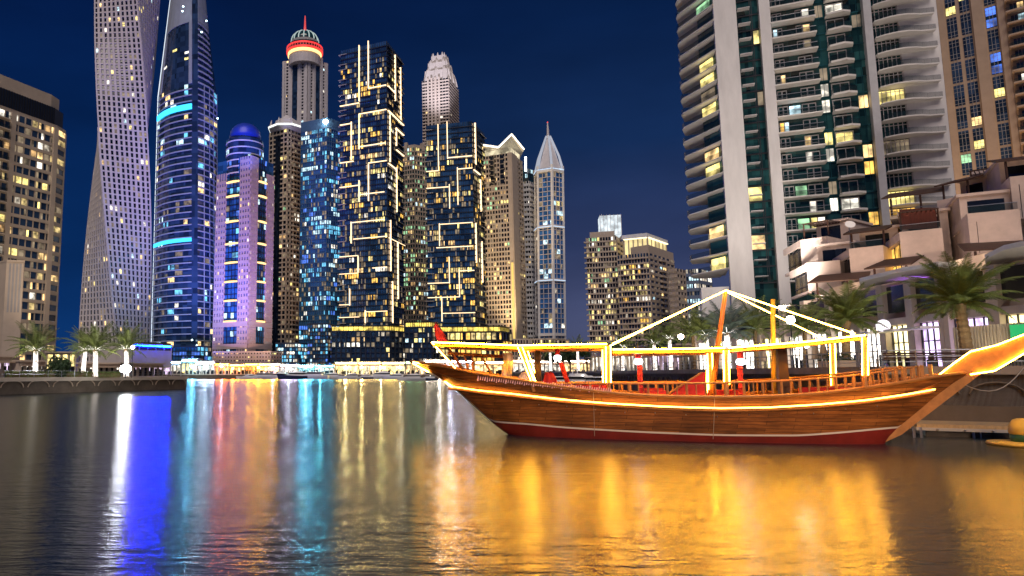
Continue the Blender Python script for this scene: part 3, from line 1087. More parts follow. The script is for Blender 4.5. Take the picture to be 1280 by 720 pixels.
def build_winged_roof():
    d = 480.0
    T = Tower('winged_roof_tower', 'beige tower under a white lit roof of upswept wings', 'tower', (corner(640, 400, d)[0], d, GZ))
    zt = Z(194, d)
    L, Mi, Rr = corner(606, 300, d + 4), corner(641, 300, d - 6), corner(655, 300, d + 14)
    poly = quad_plan(L, Mi, Rr)
    core_prism(T, ins(poly, 0.985), GZ, zt, M['g_black'])
    f1, f2 = Face(L, Mi, GZ, zt), Face(Mi, Rr, GZ, zt)
    T.facade(f1, 46, 10, (0.6, 0.4), (1.1, 0.45), 0.17, ('yellow', 'warm', 'warm', 'green'), 0.18)
    T.facade(f2, 46, 5, (1.0, 0.5), (1.4, 0.5), 0.05, ('warm', 'yellow'), 0.1)
    for x0, x1 in ((.27, .42), (.62, .76)):
        f1.box(T.frame, f1.w * x0, f1.w * x1, Z(232, d), zt - 1, 0.2, 0.62, 1)
        for k in range(8):
            z = Z(232, d) + k * 3.6
            f1.box(T.frame, f1.w * x0, f1.w * x1, z, z + 0.3, 0.3, 0.75)
    f1.box(T.frame, f1.w * 0.9, f1.w + 0.4, GZ, zt, -0.2, 1.0)
    f2.box(T.frame, -0.4, f2.w * 0.45, GZ, zt, -0.2, 1.0)
    m = MB()                                                   # folded roof
    zs = [Z(181, d), Z(187, d), Z(174, d), Z(181, d)]
    base = [Vector(L), Vector(L).lerp(Vector(Mi), .55), Vector(Mi) + Vector((0.5, -1)), Vector(Rr) + Vector((1.2, -0.5))]
    for i in range(3):
        a, c = base[i], base[i + 1]
        n = Vector((2, 24))
        for dz0, dz1 in ((-0.2, 1.6),):
            m.hexa([(a.x, a.y - 1.5, zs[i] + dz0), (c.x, c.y - 1.5, zs[i + 1] + dz0), (c.x + n.x, c.y + n.y, zs[i + 1] + dz0), (a.x + n.x, a.y + n.y, zs[i] + dz0),
                    (a.x, a.y - 1.5, zs[i] + dz1), (c.x, c.y - 1.5, zs[i + 1] + dz1), (c.x + n.x, c.y + n.y, zs[i + 1] + dz1), (a.x + n.x, a.y + n.y, zs[i] + dz1)])
    T.add('wing_roof', m, M['white'])
    m = MB()
    for i in range(3):
        a, c = base[i], base[i + 1]
        m.path([(a.x, a.y - 2.0, zs[i] + 0.5), (c.x, c.y - 2.0, zs[i + 1] + 0.5)], 0.55, 5)
    T.add('roof_edge_light', m, glow('roof_edge_light', (1.0, 0.93, 0.75), 2.6))
    m = MB(); m.prism(ins(poly, 0.9), zt, Z(186, d))
    T.add('top_storey', m, glow('lit_top_storey', (1.0, 0.85, 0.55), 0.75, False, 0.5, 0.2))
    m = MB()
    f1.box(m, f1.w * 0.97 - 0.5, f1.w * 0.97 + 0.9, GZ + 12, Z(330, d), 1.1, 1.5)
    T.add('corner_glow', m, glow('golden_uplight_glow', (1.0, 0.66, 0.16), 1.1))  # gold uplight on the corner pier, put in as a glowing strip
    T.finish([M['beige'], M['g_black']])
    s_ = P(640, 440, d - 30); s_.z = GZ + 2
    spot('warm_floodlight', s_, P(640, 260, d), 5e5, (1.0, 0.72, 0.38), R(60), 0.9, 1.0)

def build_slim_pair():
    d = 520.0
    T = Tower('slim_white_tower', 'slim white tower with stacked balconies beside the needle spire tower', 'tower', (corner(664, 400, d)[0], d, GZ))
    zt = Z(228, d)
    L, Mi, Rr = corner(651, 330, d), corner(664, 330, d - 4), corner(672, 330, d + 4)
    core_prism(T, ins(quad_plan(L, Mi, Rr), 0.98), GZ, zt, M['g_black'])
    for f in (Face(L, Mi, GZ, zt), Face(Mi, Rr, GZ, zt)):
        T.facade(f, 38, 4, (0.5, 0.3), (1.9, 0.9), 0.03, ('warm', 'white'), 0.06)
    T.finish([M['white']])
    d = 600.0
    T = Tower('teal_block', 'dark teal glass block with a vertical white light, behind the slim white tower', 'tower', (corner(661, 300, d)[0], d, GZ))
    zt = Z(212, d)
    L, Mi, Rr = corner(654, 300, d), corner(663, 300, d - 3), corner(670, 300, d + 3)
    core_prism(T, quad_plan(L, Mi, Rr), GZ, zt, M['g_teal'])
    for f in (Face(L, Mi, GZ, zt), Face(Mi, Rr, GZ, zt)):
        T.facade(f, 40, 4, (0.3, 0.2), (0.8, 0.3), 0.12, ('cool', 'cyan'), 0.1, skip=lambda k, i: k < 20)
    m = MB()
    a = P(657, 214, d - 5); c = P(657, 196, d - 5)
    m.path([a, c], 0.9, 6)
    T.add('vertical_light', m, STRIP_W)
    T.finish([M['navy']])

def build_spire():
    d = 500.0
    T = Tower('needle_spire_tower', 'ribbed tower with a pyramid top and needle spire', 'tower', (corner(686, 400, d)[0], d, GZ))
    zt = Z(210, d)
    c0, c1 = P(687.5, 425, d + 8), P(685.8, 210, d + 8)
    def hexagon(c, r, a0=R(-93)):
        return [(c.x + r * math.cos(a0 + R(60) * i), c.y + r * math.sin(a0 + R(60) * i)) for i in range(6)]
    r = 18.3 / 880 * d
    pa, pb = hexagon(c0, r), hexagon(c1, r)
    pa = [Vector(q) for q in pa]; pb = [Vector(q) for q in pb]
    b = MB(); b.prism([tuple(q) for q in ins(pa, 0.985)], GZ, zt, top=[tuple(q) for q in ins(pb, 0.985)])
    T.add('glass_curtain_wall', b, M['g_royal'])
    for i in range(6):
        f = Face(tuple(pa[i]), tuple(pa[(i + 1) % 6]), GZ, zt, tuple(pb[i]), tuple(pb[(i + 1) % 6]))
        if not f.seen():
            continue
        side = abs(f.n.x) > 0.7
        T.facade(f, 42, 3, (0.35 if not side else 1.0, 0.3), (0.4 if not side else 1.4, 0.3), 0.06, ('white', 'cool', 'yellow'), 0.12)
        f.box(T.frame, -0.35, 0.75, GZ, zt + 2, -0.3, 0.9, 1)
        f.box(T.frame, f.w - 0.75, f.w + 0.35, GZ, zt + 2, -0.3, 0.9, 1)
        for py in (215, 285, 352, 420):
            z = Z(py, d)
            f.box(T.frame, 0, f.w, z, z + 1.6, -0.2, 1.1, 1)
    pyr = MB()
    top = P(685, 170, d + 8)
    pyr.prism([tuple(q) for q in ins(pb, 0.9)], zt, Z(170, d), top=[tuple(v) for v in hexagon(top, 1.6)])
    T.add('pyramid_roof', pyr, M['pale'])
    ribs = MB()
    th = hexagon(top, 1.7)
    for i in range(6):
        ribs.path([(*pb[i], zt), (pb[i].x * .72 + th[i][0] * .28, pb[i].y * .72 + th[i][1] * .28, zt + 10), (th[i][0], th[i][1], Z(166, d))], [1.0, 0.9, 0.6], 5)
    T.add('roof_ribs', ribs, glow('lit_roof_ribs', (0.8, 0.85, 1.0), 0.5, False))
    sp_ = MB(); sp_.path([(top.x, top.y, Z(172, d)), (top.x, top.y, Z(148, d))], [1.3, 0.35], 8)
    T.add('spire', sp_, M['pale'])
    bc = MB(); bc.lathe([(0.1, Z(149, d)), (0.5, Z(148.5, d)), (0.1, Z(147, d))], top, 8)
    T.add('beacon', bc, STRIP_R)
    for py in (213, 285, 352):
        m = MB()
        for i in range(6):
            f = Face(tuple(pa[i]), tuple(pa[(i + 1) % 6]), GZ, zt, tuple(pb[i]), tuple(pb[(i + 1) % 6]))
            if f.seen():
                z = Z(py, d)
                f.box(m, 0, f.w, z + 0.5, z + 1.1, 1.1, 1.3)
        T.add('light_ring', m, glow('pale_blue_light_ring', (0.65, 0.8, 1.0), 1.0))
    T.finish([M['pale'], M['white']])
    s_ = P(676, 440, d - 60); s_.z = GZ + 2
    spot('bluish_floodlight', s_, P(684, 300, d), 6e5, (0.45, 0.55, 1.0), R(60), 0.9, 1.0)

def build_stepped_pair():
    d = 440.0
    T = Tower('stepped_block', 'beige balcony block with a square white lantern box on its roof', 'tower', (corner(755, 400, d)[0], d, GZ))
    zt = Z(297, d)
    L, Mi, Rr = corner(735.5, 380, d + 2), corner(774, 380, d - 4), corner(785, 380, d + 20)
    poly = quad_plan(L, Mi, Rr)
    core_prism(T, ins(poly, 0.985), GZ, zt, M['g_black'])
    f1, f2 = Face(L, Mi, GZ, zt), Face(Mi, Rr, GZ, zt)
    T.facade(f1, 26, 11, (0.45, 0.4), (1.0, 0.7), 0.24, ('yellow', 'yellow', 'white', 'warm', 'green'), 0.15, run=0.4)
    T.facade(f2, 26, 3, (1.1, 0.4), (1.6, 0.4), 0.05, ('warm',), 0.1)
    for k in range(26):
        z = GZ + k * (zt - GZ) / 26
        f1.box(T.frame, -1.3, f1.w * .16, z, z + 0.9, -1, 1.2)
    m = MB(); m.prism(ins(poly, 0.8), zt, Z(289, d))
    T.add('upper_storey', m, M['beige'])
    lb = P(762, 280, d + 6)
    m = MB(); m.obox((lb.x, lb.y), (1, -.25), 13, 12, Z(293, d), Z(269, d))
    T.add('lantern_box', m, glow('white_lantern_box', (0.85, 0.95, 1.0), 0.85, False, 0.4, 0.3, lo=0.6))
    fr = MB()
    for i in range(7):
        o = Vector((lb.x, lb.y)) + Vector((1, -.25)).normalized() * (i - 3) * 2.1
        fr.obox((o.x - 1.5, o.y - 6.1), (1, -.25), 0.25, 0.3, Z(293, d), Z(268, d))
    T.add('lantern_frame', fr, M['pale'])
    for i in (0, 1):
        a = MB(); p = lb + Vector((-5 + i * 5, 0, 0)); a.path([(p.x, p.y, Z(269, d)), (p.x, p.y, Z(265, d))], 0.15, 5)
        T.add('antenna', a, M['pale'])
    T.finish([M['beige']])

    d = 425.0
    T = Tower('stepped_block', 'beige stepped block with golden lit attic between lantern box and office', 'tower', (corner(812, 400, d)[0], d, GZ))
    zt = Z(318, d)
    L, Mi, Rr = corner(774, 380, d + 4), corner(814, 380, d - 6), corner(845, 380, d + 24)
    poly = quad_plan(L, Mi, Rr)
    core_prism(T, ins(poly, 0.985), GZ, zt, M['g_blue'])
    f1, f2 = Face(L, Mi, GZ, zt), Face(Mi, Rr, GZ, zt)
    T.facade(f1, 22, 11, (0.45, 0.4), (1.0, 0.55), 0.17, ('yellow', 'gold', 'white', 'yellow'), 0.15, run=0.5)
    T.facade(f2, 22, 6, (1.3, 0.4), (1.7, 0.4), 0.06, ('warm', 'white', 'cool'), 0.1)
    for k in range(22):
        z = GZ + k * (zt - GZ) / 22
        f1.box(T.frame, f1.w * .12, f1.w * .88, z, z + 0.5, 0.5, 1.5)
        f2.box(T.frame, f2.w * .4, f2.w * .62, z, z + 0.8, 0.4, 1.5)
    ft = Face(Mi, Rr, zt, Z(307, d))
    m = MB()
    q = [Vector(Mi), Vector(Rr), Vector(Rr) + Vector((-7, 10)), Vector(Mi) + Vector((-7, 10))]
    m.prism([tuple(v) for v in q], zt, Z(308, d))
    T.add('attic_wing', m, M['beige'])
    q2 = ins(poly, 0.74)
    m = MB(); m.prism(q2, zt, Z(297, d))
    T.add('lit_attic', m, glow('golden_attic_light', (1.0, 0.80, 0.36), 0.95, True, 0.5, 0.12, lo=0.6))
    fa = MB()
    g1 = Face(q2[0], q2[1], zt, Z(297, d)); g2 = Face(q2[1], q2[2], zt, Z(297, d))
    for g in (g1, g2):
        for i in range(6):
            x = g.w * i / 5
            g.box(fa, x - 0.35, x + 0.35, zt, Z(297, d), 0, 0.5)
    T.add('attic_piers', fa, M['beige'])
    m = MB(); m.prism(ins(poly, 0.82), Z(297, d), Z(292, d))
    T.add('attic_roof', m, M['white'])
    m = MB()
    for g in (g1, g2):
        g.box(m, 0, g.w, Z(298, d), Z(297.2, d), 0.3, 1.6)
    T.add('eaves_light', m, glow('warm_eaves_light', (1.0, 0.85, 0.5), 2.2))
    T.finish([M['beige']])

    d = 410.0
    T = Tower('stepped_block', 'lower beige wing with punched windows left of the lit office', 'tower', (corner(853, 400, d)[0], d, GZ))
    zt = Z(336, d)
    L, Mi, Rr = corner(838, 390, d + 2), corner(848, 390, d - 2), corner(863, 390, d + 8)
    poly = quad_plan(L, Mi, Rr)
    core_prism(T, ins(poly, 0.98), GZ, zt, M['g_black'])
    for f in (Face(L, Mi, GZ, zt), Face(Mi, Rr, GZ, zt)):
        T.facade(f, 18, 4, (1.0, 0.4), (1.6, 0.4), 0.12, ('warm', 'yellow'), 0.12)
    T.finish([M['beige']])

    d = 330.0
    T = Tower('office_block', 'blue grey office block with every floor lit white beside the balcony tower', 'tower', (corner(875, 400, d)[0], d, GZ))
    zt = Z(337, d)
    L, Mi, Rr = corner(860, 390, d), corner(876, 390, d - 3), corner(892, 390, d + 6)
    poly = quad_plan(L, Mi, Rr)
    core_prism(T, ins(poly, 0.98), GZ, zt, M['g_blue'])
    for f in (Face(L, Mi, GZ, zt), Face(Mi, Rr, GZ, zt)):
        T.facade(f, 14, 5, (0.2, 0.2), (1.6, 0.3), 0.75, ('white', 'cool', 'white'), 0.3, run=0.8)
    T.finish([mat('blue_grey_panels', (0.16, 0.2, 0.27), 0.5)])

for fn in (build_beige_block, build_stone_pylon, build_twisted, build_curved, build_domed, build_red_ring, build_crowned, build_blue_slab, build_strip_towers,
           build_green_lit, build_pointed, build_winged_roof, build_slim_pair, build_spire, build_stepped_pair):
    fn()

# ------------------------------------------------------------------ the near towers on the right
def build_balcony_tower():
    A, Bp = corner(903, 200, 146), corner(1172, 200, 131)
    zt, zb = 98.0, QZ
    T = Tower('balcony_tower', 'large white slab tower with teal glass and stacked balconies on the right', 'tower', (A[0], A[1], QZ))
    f = Face(A, Bp, zb, zt)
    def X(px): return f.hit(px, 200)[0]
    e, n = f.e, f.n
    back = -n * 24
    poly = [Vector(A) + e * 0.4 - n * 0.8, Vector(Bp) - n * 0.8, Vector(Bp) + back, Vector(A) + back + e * 3]
    core_prism(T, [tuple(p) for p in poly], zb, zt, M['g_green'])
    fh = 3.42
    nf = int((zt - zb) / fh)
    z0 = Z(333, 144)                                   # lowest balcony level
    k0 = -3
    xs = {p: X(p) for p in (903, 932, 961, 975, 1031, 1046, 1078, 1094, 1104, 1140, 1166)}
    m = MB(); f.box(m, xs[903], xs[932], zb, zt, -1.5, 1.3)
    T.add('slab_wall', m, M['slabw'])
    m = MB(); f.box(m, xs[961], xs[975], zb, zt, -1.2, 1.5)
    T.add('slab_wall', m, M['slabw'])
    m = MB(); f.box(m, xs[1094], xs[1104], zb, zt, -1.2, 1.2)
    T.add('pillar', m, mat('grey_pillar_paint', (0.42, 0.41, 0.42), 0.6))
    m = MB(); f.box(m, xs[1140], xs[1166] + 3, zb, zt, -1.2, -0.1)
    T.add('slab_wall', m, M['slabw'])
    rng = random.Random(5)
    mull = MB()
    lit_left = {0: 'warm', 3: 'warm', 7: 'yellow', 8: 'warm', 12: 'dim'}
    floors = [z0 + k * fh for k in range(-1, nf) if z0 + (k + 1) * fh < zt]
    for k, z in enumerate(floors):
        zt_ = z + fh
        # left end balconies that wrap round the corner
        if z > z0 - 0.5:
            m = MB()
            o = Vector(A)
            base = [o + n * 1.1, o - e * 6.9 - n * 8.0, o - e * 7.2 - n * 9.5, o - e * 6.6 - n * 14, o - n * 14 - e * 1]
            m.prism([tuple(p) for p in base][::-1], z - 0.25, z)
            T_b = m.build('balcony', M['soffit'], T.root)
            r = MB()
            for a, c in zip(base[:-2], base[1:-1]):
                a2, c2 = a * 0.98 + o * 0.02, c * 0.98 + o * 0.02
                r.hexa([(a.x, a.y, z + 0.05), (c.x, c.y, z + 0.05), (c2.x, c2.y, z + 0.05), (a2.x, a2.y, z + 0.05), (a.x, a.y, z + 1.05), (c.x, c.y, z + 1.05), (c2.x, c2.y, z + 1.05), (a2.x, a2.y, z + 1.05)])
            r.build('glass_rail', M['g_rail'], T_b)
            # recessed end wall with a window
            w = MB()
            q = [o - e * 0.05 - n * 1.6, o - e * 3.0 - n * 5.6, o - e * 3.0 - n * 13, o - n * 13]
            w.prism([tuple(p) for p in q][::-1], z, zt_ - 0.34)
            T.add('end_room', w, M['g_teal'])
            c = lit_left.get(k) or (rng.choice(('dim', 'warm', 'yellow', 'green')) if rng.random() < 0.45 else None)
            if c:
                a, c_ = q[1], q[0]
                nn = n * 0.06 - e * 0.06
                T.wins.append(([(a.x + nn.x, a.y + nn.y, z + 0.2), (c_.x + nn.x - e.x * .4, c_.y + nn.y - e.y * .4, z + 0.2), (c_.x + nn.x - e.x * .4, c_.y + nn.y - e.y * .4, zt_ - 0.7), (a.x + nn.x, a.y + nn.y, zt_ - 0.7)], c))
        # glass slot with thin sunshade fins
        f.box(mull, xs[932], xs[961], z - 0.12, z + 0.12, -0.8, -0.5, 1)
        f.box(mull, xs[932] + 0.3, xs[932] + 2.6, z + 1.2, z + 1.32, -0.7, 0.9)
        for x in (xs[932] + 2.7, xs[961] - 1.2):
            f.box(mull, x - 0.06, x + 0.06, z, zt_, -0.8, -0.55, 1)
        if rng.random() < 0.34:
            xw = xs[932] + 0.2 if rng.random() < .55 else xs[961] - 1.15
            T.wins.append((f.quad(xw, xw + (2.4 if xw < xs[932] + 1 else 1.0), z + 0.2, zt_ - 0.3, -0.6), rng.choice(('warm', 'yellow', 'dim', 'green', 'dim'))))
        # main balcony bay
        m = MB()
        f.box(m, xs[975] - 0.2, xs[1031] + 0.2, z - 0.27, z + 0.02, -0.8, 1.6)
        T_b = m.build('balcony', M['soffit'], T.root)
        r = MB()
        f.box(r, xs[975], xs[1031] + 0.1, z + 0.08, z + 1.05, 1.45, 1.52)
        r.build('glass_rail', M['g_rail'], T_b)
        r = MB()
        f.box(r, xs[975], xs[1031] + 0.1, z + 1.05, z + 1.12, 1.42, 1.56)
        r.build('handrail', M['steel'], T_b)
        wdt = xs[1031] - xs[975]
        for i, (xa, xb) in enumerate(((0.06, 0.17), (0.17, 0.28), (0.30, 0.58), (0.60, 0.75), (0.75, 0.92))):
            xa, xb = xs[975] + xa * wdt, xs[975] + xb * wdt
            if i != 2:
                for x in (xa, xb - 0.1):
                    f.box(mull, x, x + 0.1, z, z + 2.6, -0.8, -0.5)
                f.box(mull, xa, xb, z + 2.5, z + 2.62, -0.8, -0.5)
                f.box(mull, xa, xb, z + 1.0, z + 1.08, -0.8, -0.52)
            pr = 0.2 if i != 2 else 0.16
            low = z < z0 + 4.2 * fh
            if rng.random() < (0.55 if low and i > 1 else pr):
                T.wins.append((f.quad(xa + 0.1, xb - 0.1, z + 0.08, z + 2.5, -0.62), rng.choice(('warm', 'white', 'gold', 'cool', 'dim')) if not low else rng.choice(('white', 'green', 'yellow', 'white'))))
        # green glass bay with its small balconies
        f.box(mull, xs[1031], xs[1094], z - 0.1, z + 0.1, -0.8, -0.5, 2)
        for t in (0.12, 0.24, 0.78, 0.9):
            x = xs[1031] + (xs[1094] - xs[1031]) * t
            f.box(mull, x - 0.04, x + 0.04, z, zt_, -0.8, -0.6, 2)
        m = MB()
        x0, x1 = xs[1046], xs[1078]
        f_pts = [f.pt(x0, z, -0.7), f.pt(x0 + 0.2, z, 1.2), f.pt(x1 - 1.6, z, 1.9), f.pt(x1, z, 0.9), f.pt(x1 + 0.2, z, -0.7)]
        m.prism([(p[0], p[1]) for p in f_pts], z - 0.4, z)
        T_b = m.build('balcony', M['soffit'], T.root)
        r = MB()
        for a, c in zip(f_pts[:-1], f_pts[1:]):
            r.path([(a[0], a[1], z + 1.05), (c[0], c[1], z + 1.05)], 0.05, 4)
            r.hexa([(a[0], a[1], z + 0.1), (c[0], c[1], z + 0.1), (c[0], c[1] + 0.05, z + 0.1), (a[0], a[1] + 0.05, z + 0.1), (a[0], a[1], z + 1.0), (c[0], c[1], z + 1.0), (c[0], c[1] + 0.05, z + 1.0), (a[0], a[1] + 0.05, z + 1.0)])
        r.build('glass_rail', M['g_rail'], T_b)
        for xa in (x0 + 0.2, x0 + 1.7, x0 + 3.2):
            f.box(mull, xa, xa + 0.1, z, z + 2.6, -0.8, -0.5)
        f.box(mull, x0 + 0.2, x0 + 3.3, z + 2.5, z + 2.62, -0.8, -0.5)
        if rng.random() < 0.40:
            T.wins.append((f.quad(x0 - 1.6, x0 - 0.3, z + 0.2, z + 2.8, -0.62), rng.choice(('green', 'yellow', 'dim', 'white'))))
        if rng.random() < 0.16:
            T.wins.append((f.quad(x0 + 0.35, x0 + 3.1, z + 0.1, z + 2.4, -0.62), rng.choice(('warm', 'white', 'yellow'))))
        if rng.random() < 0.22:
            T.wins.append((f.quad(x1 + 0.4, x1 + 1.9, z + 0.2, z + 2.8, -0.62), rng.choice(('green', 'dim', 'gold', 'warm'))))
        # curved balconies on the right
        m = MB()
        x0, x1 = xs[1104], xs[1166] + 2.0
        pts = [f.pt(x0 + 0.1, z, -0.7)]
        for i in range(9):
            t = i / 8
            pts.append(f.pt(x0 + 0.3 + (x1 - x0) * t, z, 0.9 + 1.7 * math.sin(math.pi * min(1, t * 1.15 + 0.08)) ** 0.8 if t < 0.8 else 0.9 + 1.5 * (1 - t)))
        pts.append(f.pt(x1, z, -0.7))
        m.prism([(p[0], p[1]) for p in pts], z - 0.24, z)
        T_b = m.build('balcony', M['soffit'], T.root)
        r = MB()
        for a, c in zip(pts[1:-2], pts[2:-1]):
            r.hexa([(a[0], a[1], z + 0.05), (c[0], c[1], z + 0.05), (c[0], c[1] + 0.06, z + 0.05), (a[0], a[1] + 0.06, z + 0.05), (a[0], a[1], z + 1.0), (c[0], c[1], z + 1.0), (c[0], c[1] + 0.06, z + 1.0), (a[0], a[1] + 0.06, z + 1.0)])
        r.build('glass_rail', M['g_rail'], T_b)
        mm = 6
        lit = k in (10, 3, 4)
        for i in range(mm + 1):
            x = x0 + 0.1 + (xs[1140] - x0 - 0.2) * i / mm
            f.box(mull, x - 0.05, x + 0.05, z, zt_ - 0.38, -0.5, -0.3, 0)
        f.box(mull, x0, xs[1140], zt_ - 0.9, zt_ - 0.8, -0.5, -0.32, 0)
        if lit or rng.random() < 0.10:
            c = 'gold' if k == 3 else 'yellow'
            for i in range(mm):
                xa = x0 + 0.1 + (xs[1140] - x0 - 0.2) * i / mm
                T.wins.append((f.quad(xa + 0.06, xa + (xs[1140] - x0 - 0.2) / mm - 0.06, z + 0.1, zt_ - 0.45, -0.45), c if lit else 'dim'))
    T.add('window_frames', mull, [M['pale'], M['dark'], M['g_teal']])
    m = MB()                                            # white walled room under the lowest corner balcony
    o = Vector(A)
    q = [o - n * 1.0 - e * 0.2, o - n * 1.0 - e * 5.5, o - n * 12 - e * 5.5, o - n * 12 - e * 0.2]
    m.prism([tuple(p) for p in q][::-1], zb, z0 - fh - 0.4)
    T.add('base_room', m, M['white'])
    T.finish([M['pale']])
    for ex, e_ in ((2, 7.5e4), (20, 7.5e4)):
        s_ = Vector(A) + e * ex + n * 55
        spot('facade_fill_light', (s_.x, s_.y, QZ + 9), (A[0] + e.x * (ex + 3), A[1] + e.y * (ex + 3), 55), e_, (1.0, 0.90, 0.80), R(75), 0.9, 1.5)  # fill added from the promenade side to brighten the tower
    s_ = Vector(A) - e * 4 + n * 9
    spot('cool_floodlight', (s_.x, s_.y, QZ + 2), (q[1].x, q[1].y, QZ + 12), 9000, (0.75, 0.85, 1.0), R(60), 0.8, 0.3)

def build_brown_tower():
    A, Bp = corner(1160, 120, 196), corner(1330, 120, 176)
    zt, zb = 124.0, QZ
    T = Tower('column_tower', 'tan stone tower with tall window columns behind the balcony tower', 'tower', (A[0], A[1], QZ))
    f = Face(A, Bp, zb, zt)
    def X(px): return f.hit(px, 120)[0]
    n = f.n
    poly = [Vector(A), Vector(Bp), Vector(Bp) - n * 30, Vector(A) - n * 30]
    core_prism(T, [tuple(p) for p in poly], zb, zt, M['tan'], name='stone_wall')
    fh = 3.35
    nf = int((zt - zb) / fh)
    rng = random.Random(9)
    cols = [(1193, 1206), (1211, 1224), (1243, 1257)]
    m = MB()
    for p0, p1 in ((1183, 1191), (1226.5, 1240.5), (1259, 1268)):
        f.box(m, X(p0), X(p1), zb, zt, -0.2, 0.7)
    T.add('pilaster', m, M['tan'])
    gl, mu = [MB() for _ in range(5)], [MB() for _ in range(5)]
    for k in range(nf):
        z = zb + k * fh
        for ci, (p0, p1) in enumerate(cols):
            x0, x1 = X(p0), X(p1)
            tall = k % 2
            f.box(gl[ci], x0, x1, z + (0.05 if tall else 0.75), z + fh, -0.2, 0.1)
            for i in (1, 2):
                x = x0 + (x1 - x0) * i / 3
                f.box(mu[ci], x - 0.05, x + 0.05, z + 0.1, z + fh, 0, 0.18)
            for t in (0.38, 0.72):
                f.box(mu[ci], x0, x1, z + fh * t, z + fh * t + 0.09, 0, 0.17)
            if rng.random() < 0.16:
                T.wins.append((f.quad(x0 + 0.05, x1 - 0.05, z + 0.9, z + fh - 0.1, 0.14), rng.choice(('yellow', 'cool', 'green', 'warm', 'blue', 'cyan'))))
        for bi, (p0, p1, dep) in enumerate(((1158, 1183, 2.2), (1270, 1300, 2.4))):
            x0, x1 = X(p0), X(p1)
            b = MB()
            f.box(b, x0, x1, z - 0.35, z + 0.1, -0.2, dep)
            T_b = b.build('balcony', M['tan'], T.root)
            r = MB()
            f.box(r, x0, x1, z + 0.1, z + 1.0, dep - 0.12, dep - 0.04)
            r.build('rail', M['g_rail'], T_b)
            f.box(gl[3 + bi], x0 + 0.8, x1 - 1.0, z + 0.15, z + 2.6, -0.2, 0.08)
            for i in range(1, 4):
                x = x0 + 0.8 + (x1 - x0 - 1.8) * i / 4
                f.box(mu[3 + bi], x - 0.05, x + 0.05, z + 0.1, z + 2.6, 0, 0.16)
            if rng.random() < 0.42:
                a = x0 + 0.9 + (x1 - x0 - 2.0) * rng.choice((0, 0.25, 0.5))
                T.wins.append((f.quad(a, a + (x1 - x0 - 2.0) * 0.5, z + 0.2, z + 2.5, 0.12), rng.choice(('warm', 'yellow', 'gold', 'white', 'cool', 'dim'))))
    for g_, u_ in zip(gl, mu):
        o = T.add('window_column', g_, M['g_blue'])
        u_.build('frame', M['grey'], o)
    T.finish([M['tan']])
    s_ = Vector(A) + f.e * 14 + n * 30
    spot('warm_floodlight', (s_.x, s_.y, QZ + 14), (A[0] + f.e.x * 16, A[1] + f.e.y * 16, 75), 6e4, (1.0, 0.62, 0.32), R(80), 0.9, 1.0)

build_balcony_tower()
build_brown_tower()

# ------------------------------------------------------------------ terraced houses and the shops under them
def timber_pergola(b, p, e, n, w, dep, z, posts=True):
    p = Vector(p)
    for i in range(int(w / 0.45) + 1):
        a = p + e * min(w, i * 0.45)
        c = a + n * dep
        b.path([(a.x, a.y, z), (c.x, c.y, z - 0.15)], 0.07, 4)
    for t in (0.05, 0.95):
        a = p + n * dep * t
        c = a + e * w
        b.path([(a.x, a.y, z - 0.16), (c.x, c.y, z - 0.16)], 0.11, 4)
    if posts:
        for t in (0.03, 0.97):
            a = p + e * w * t + n * dep * 0.95
            b.path([(a.x, a.y, z - 2.4), (a.x, a.y, z - 0.1)], 0.1, 4)

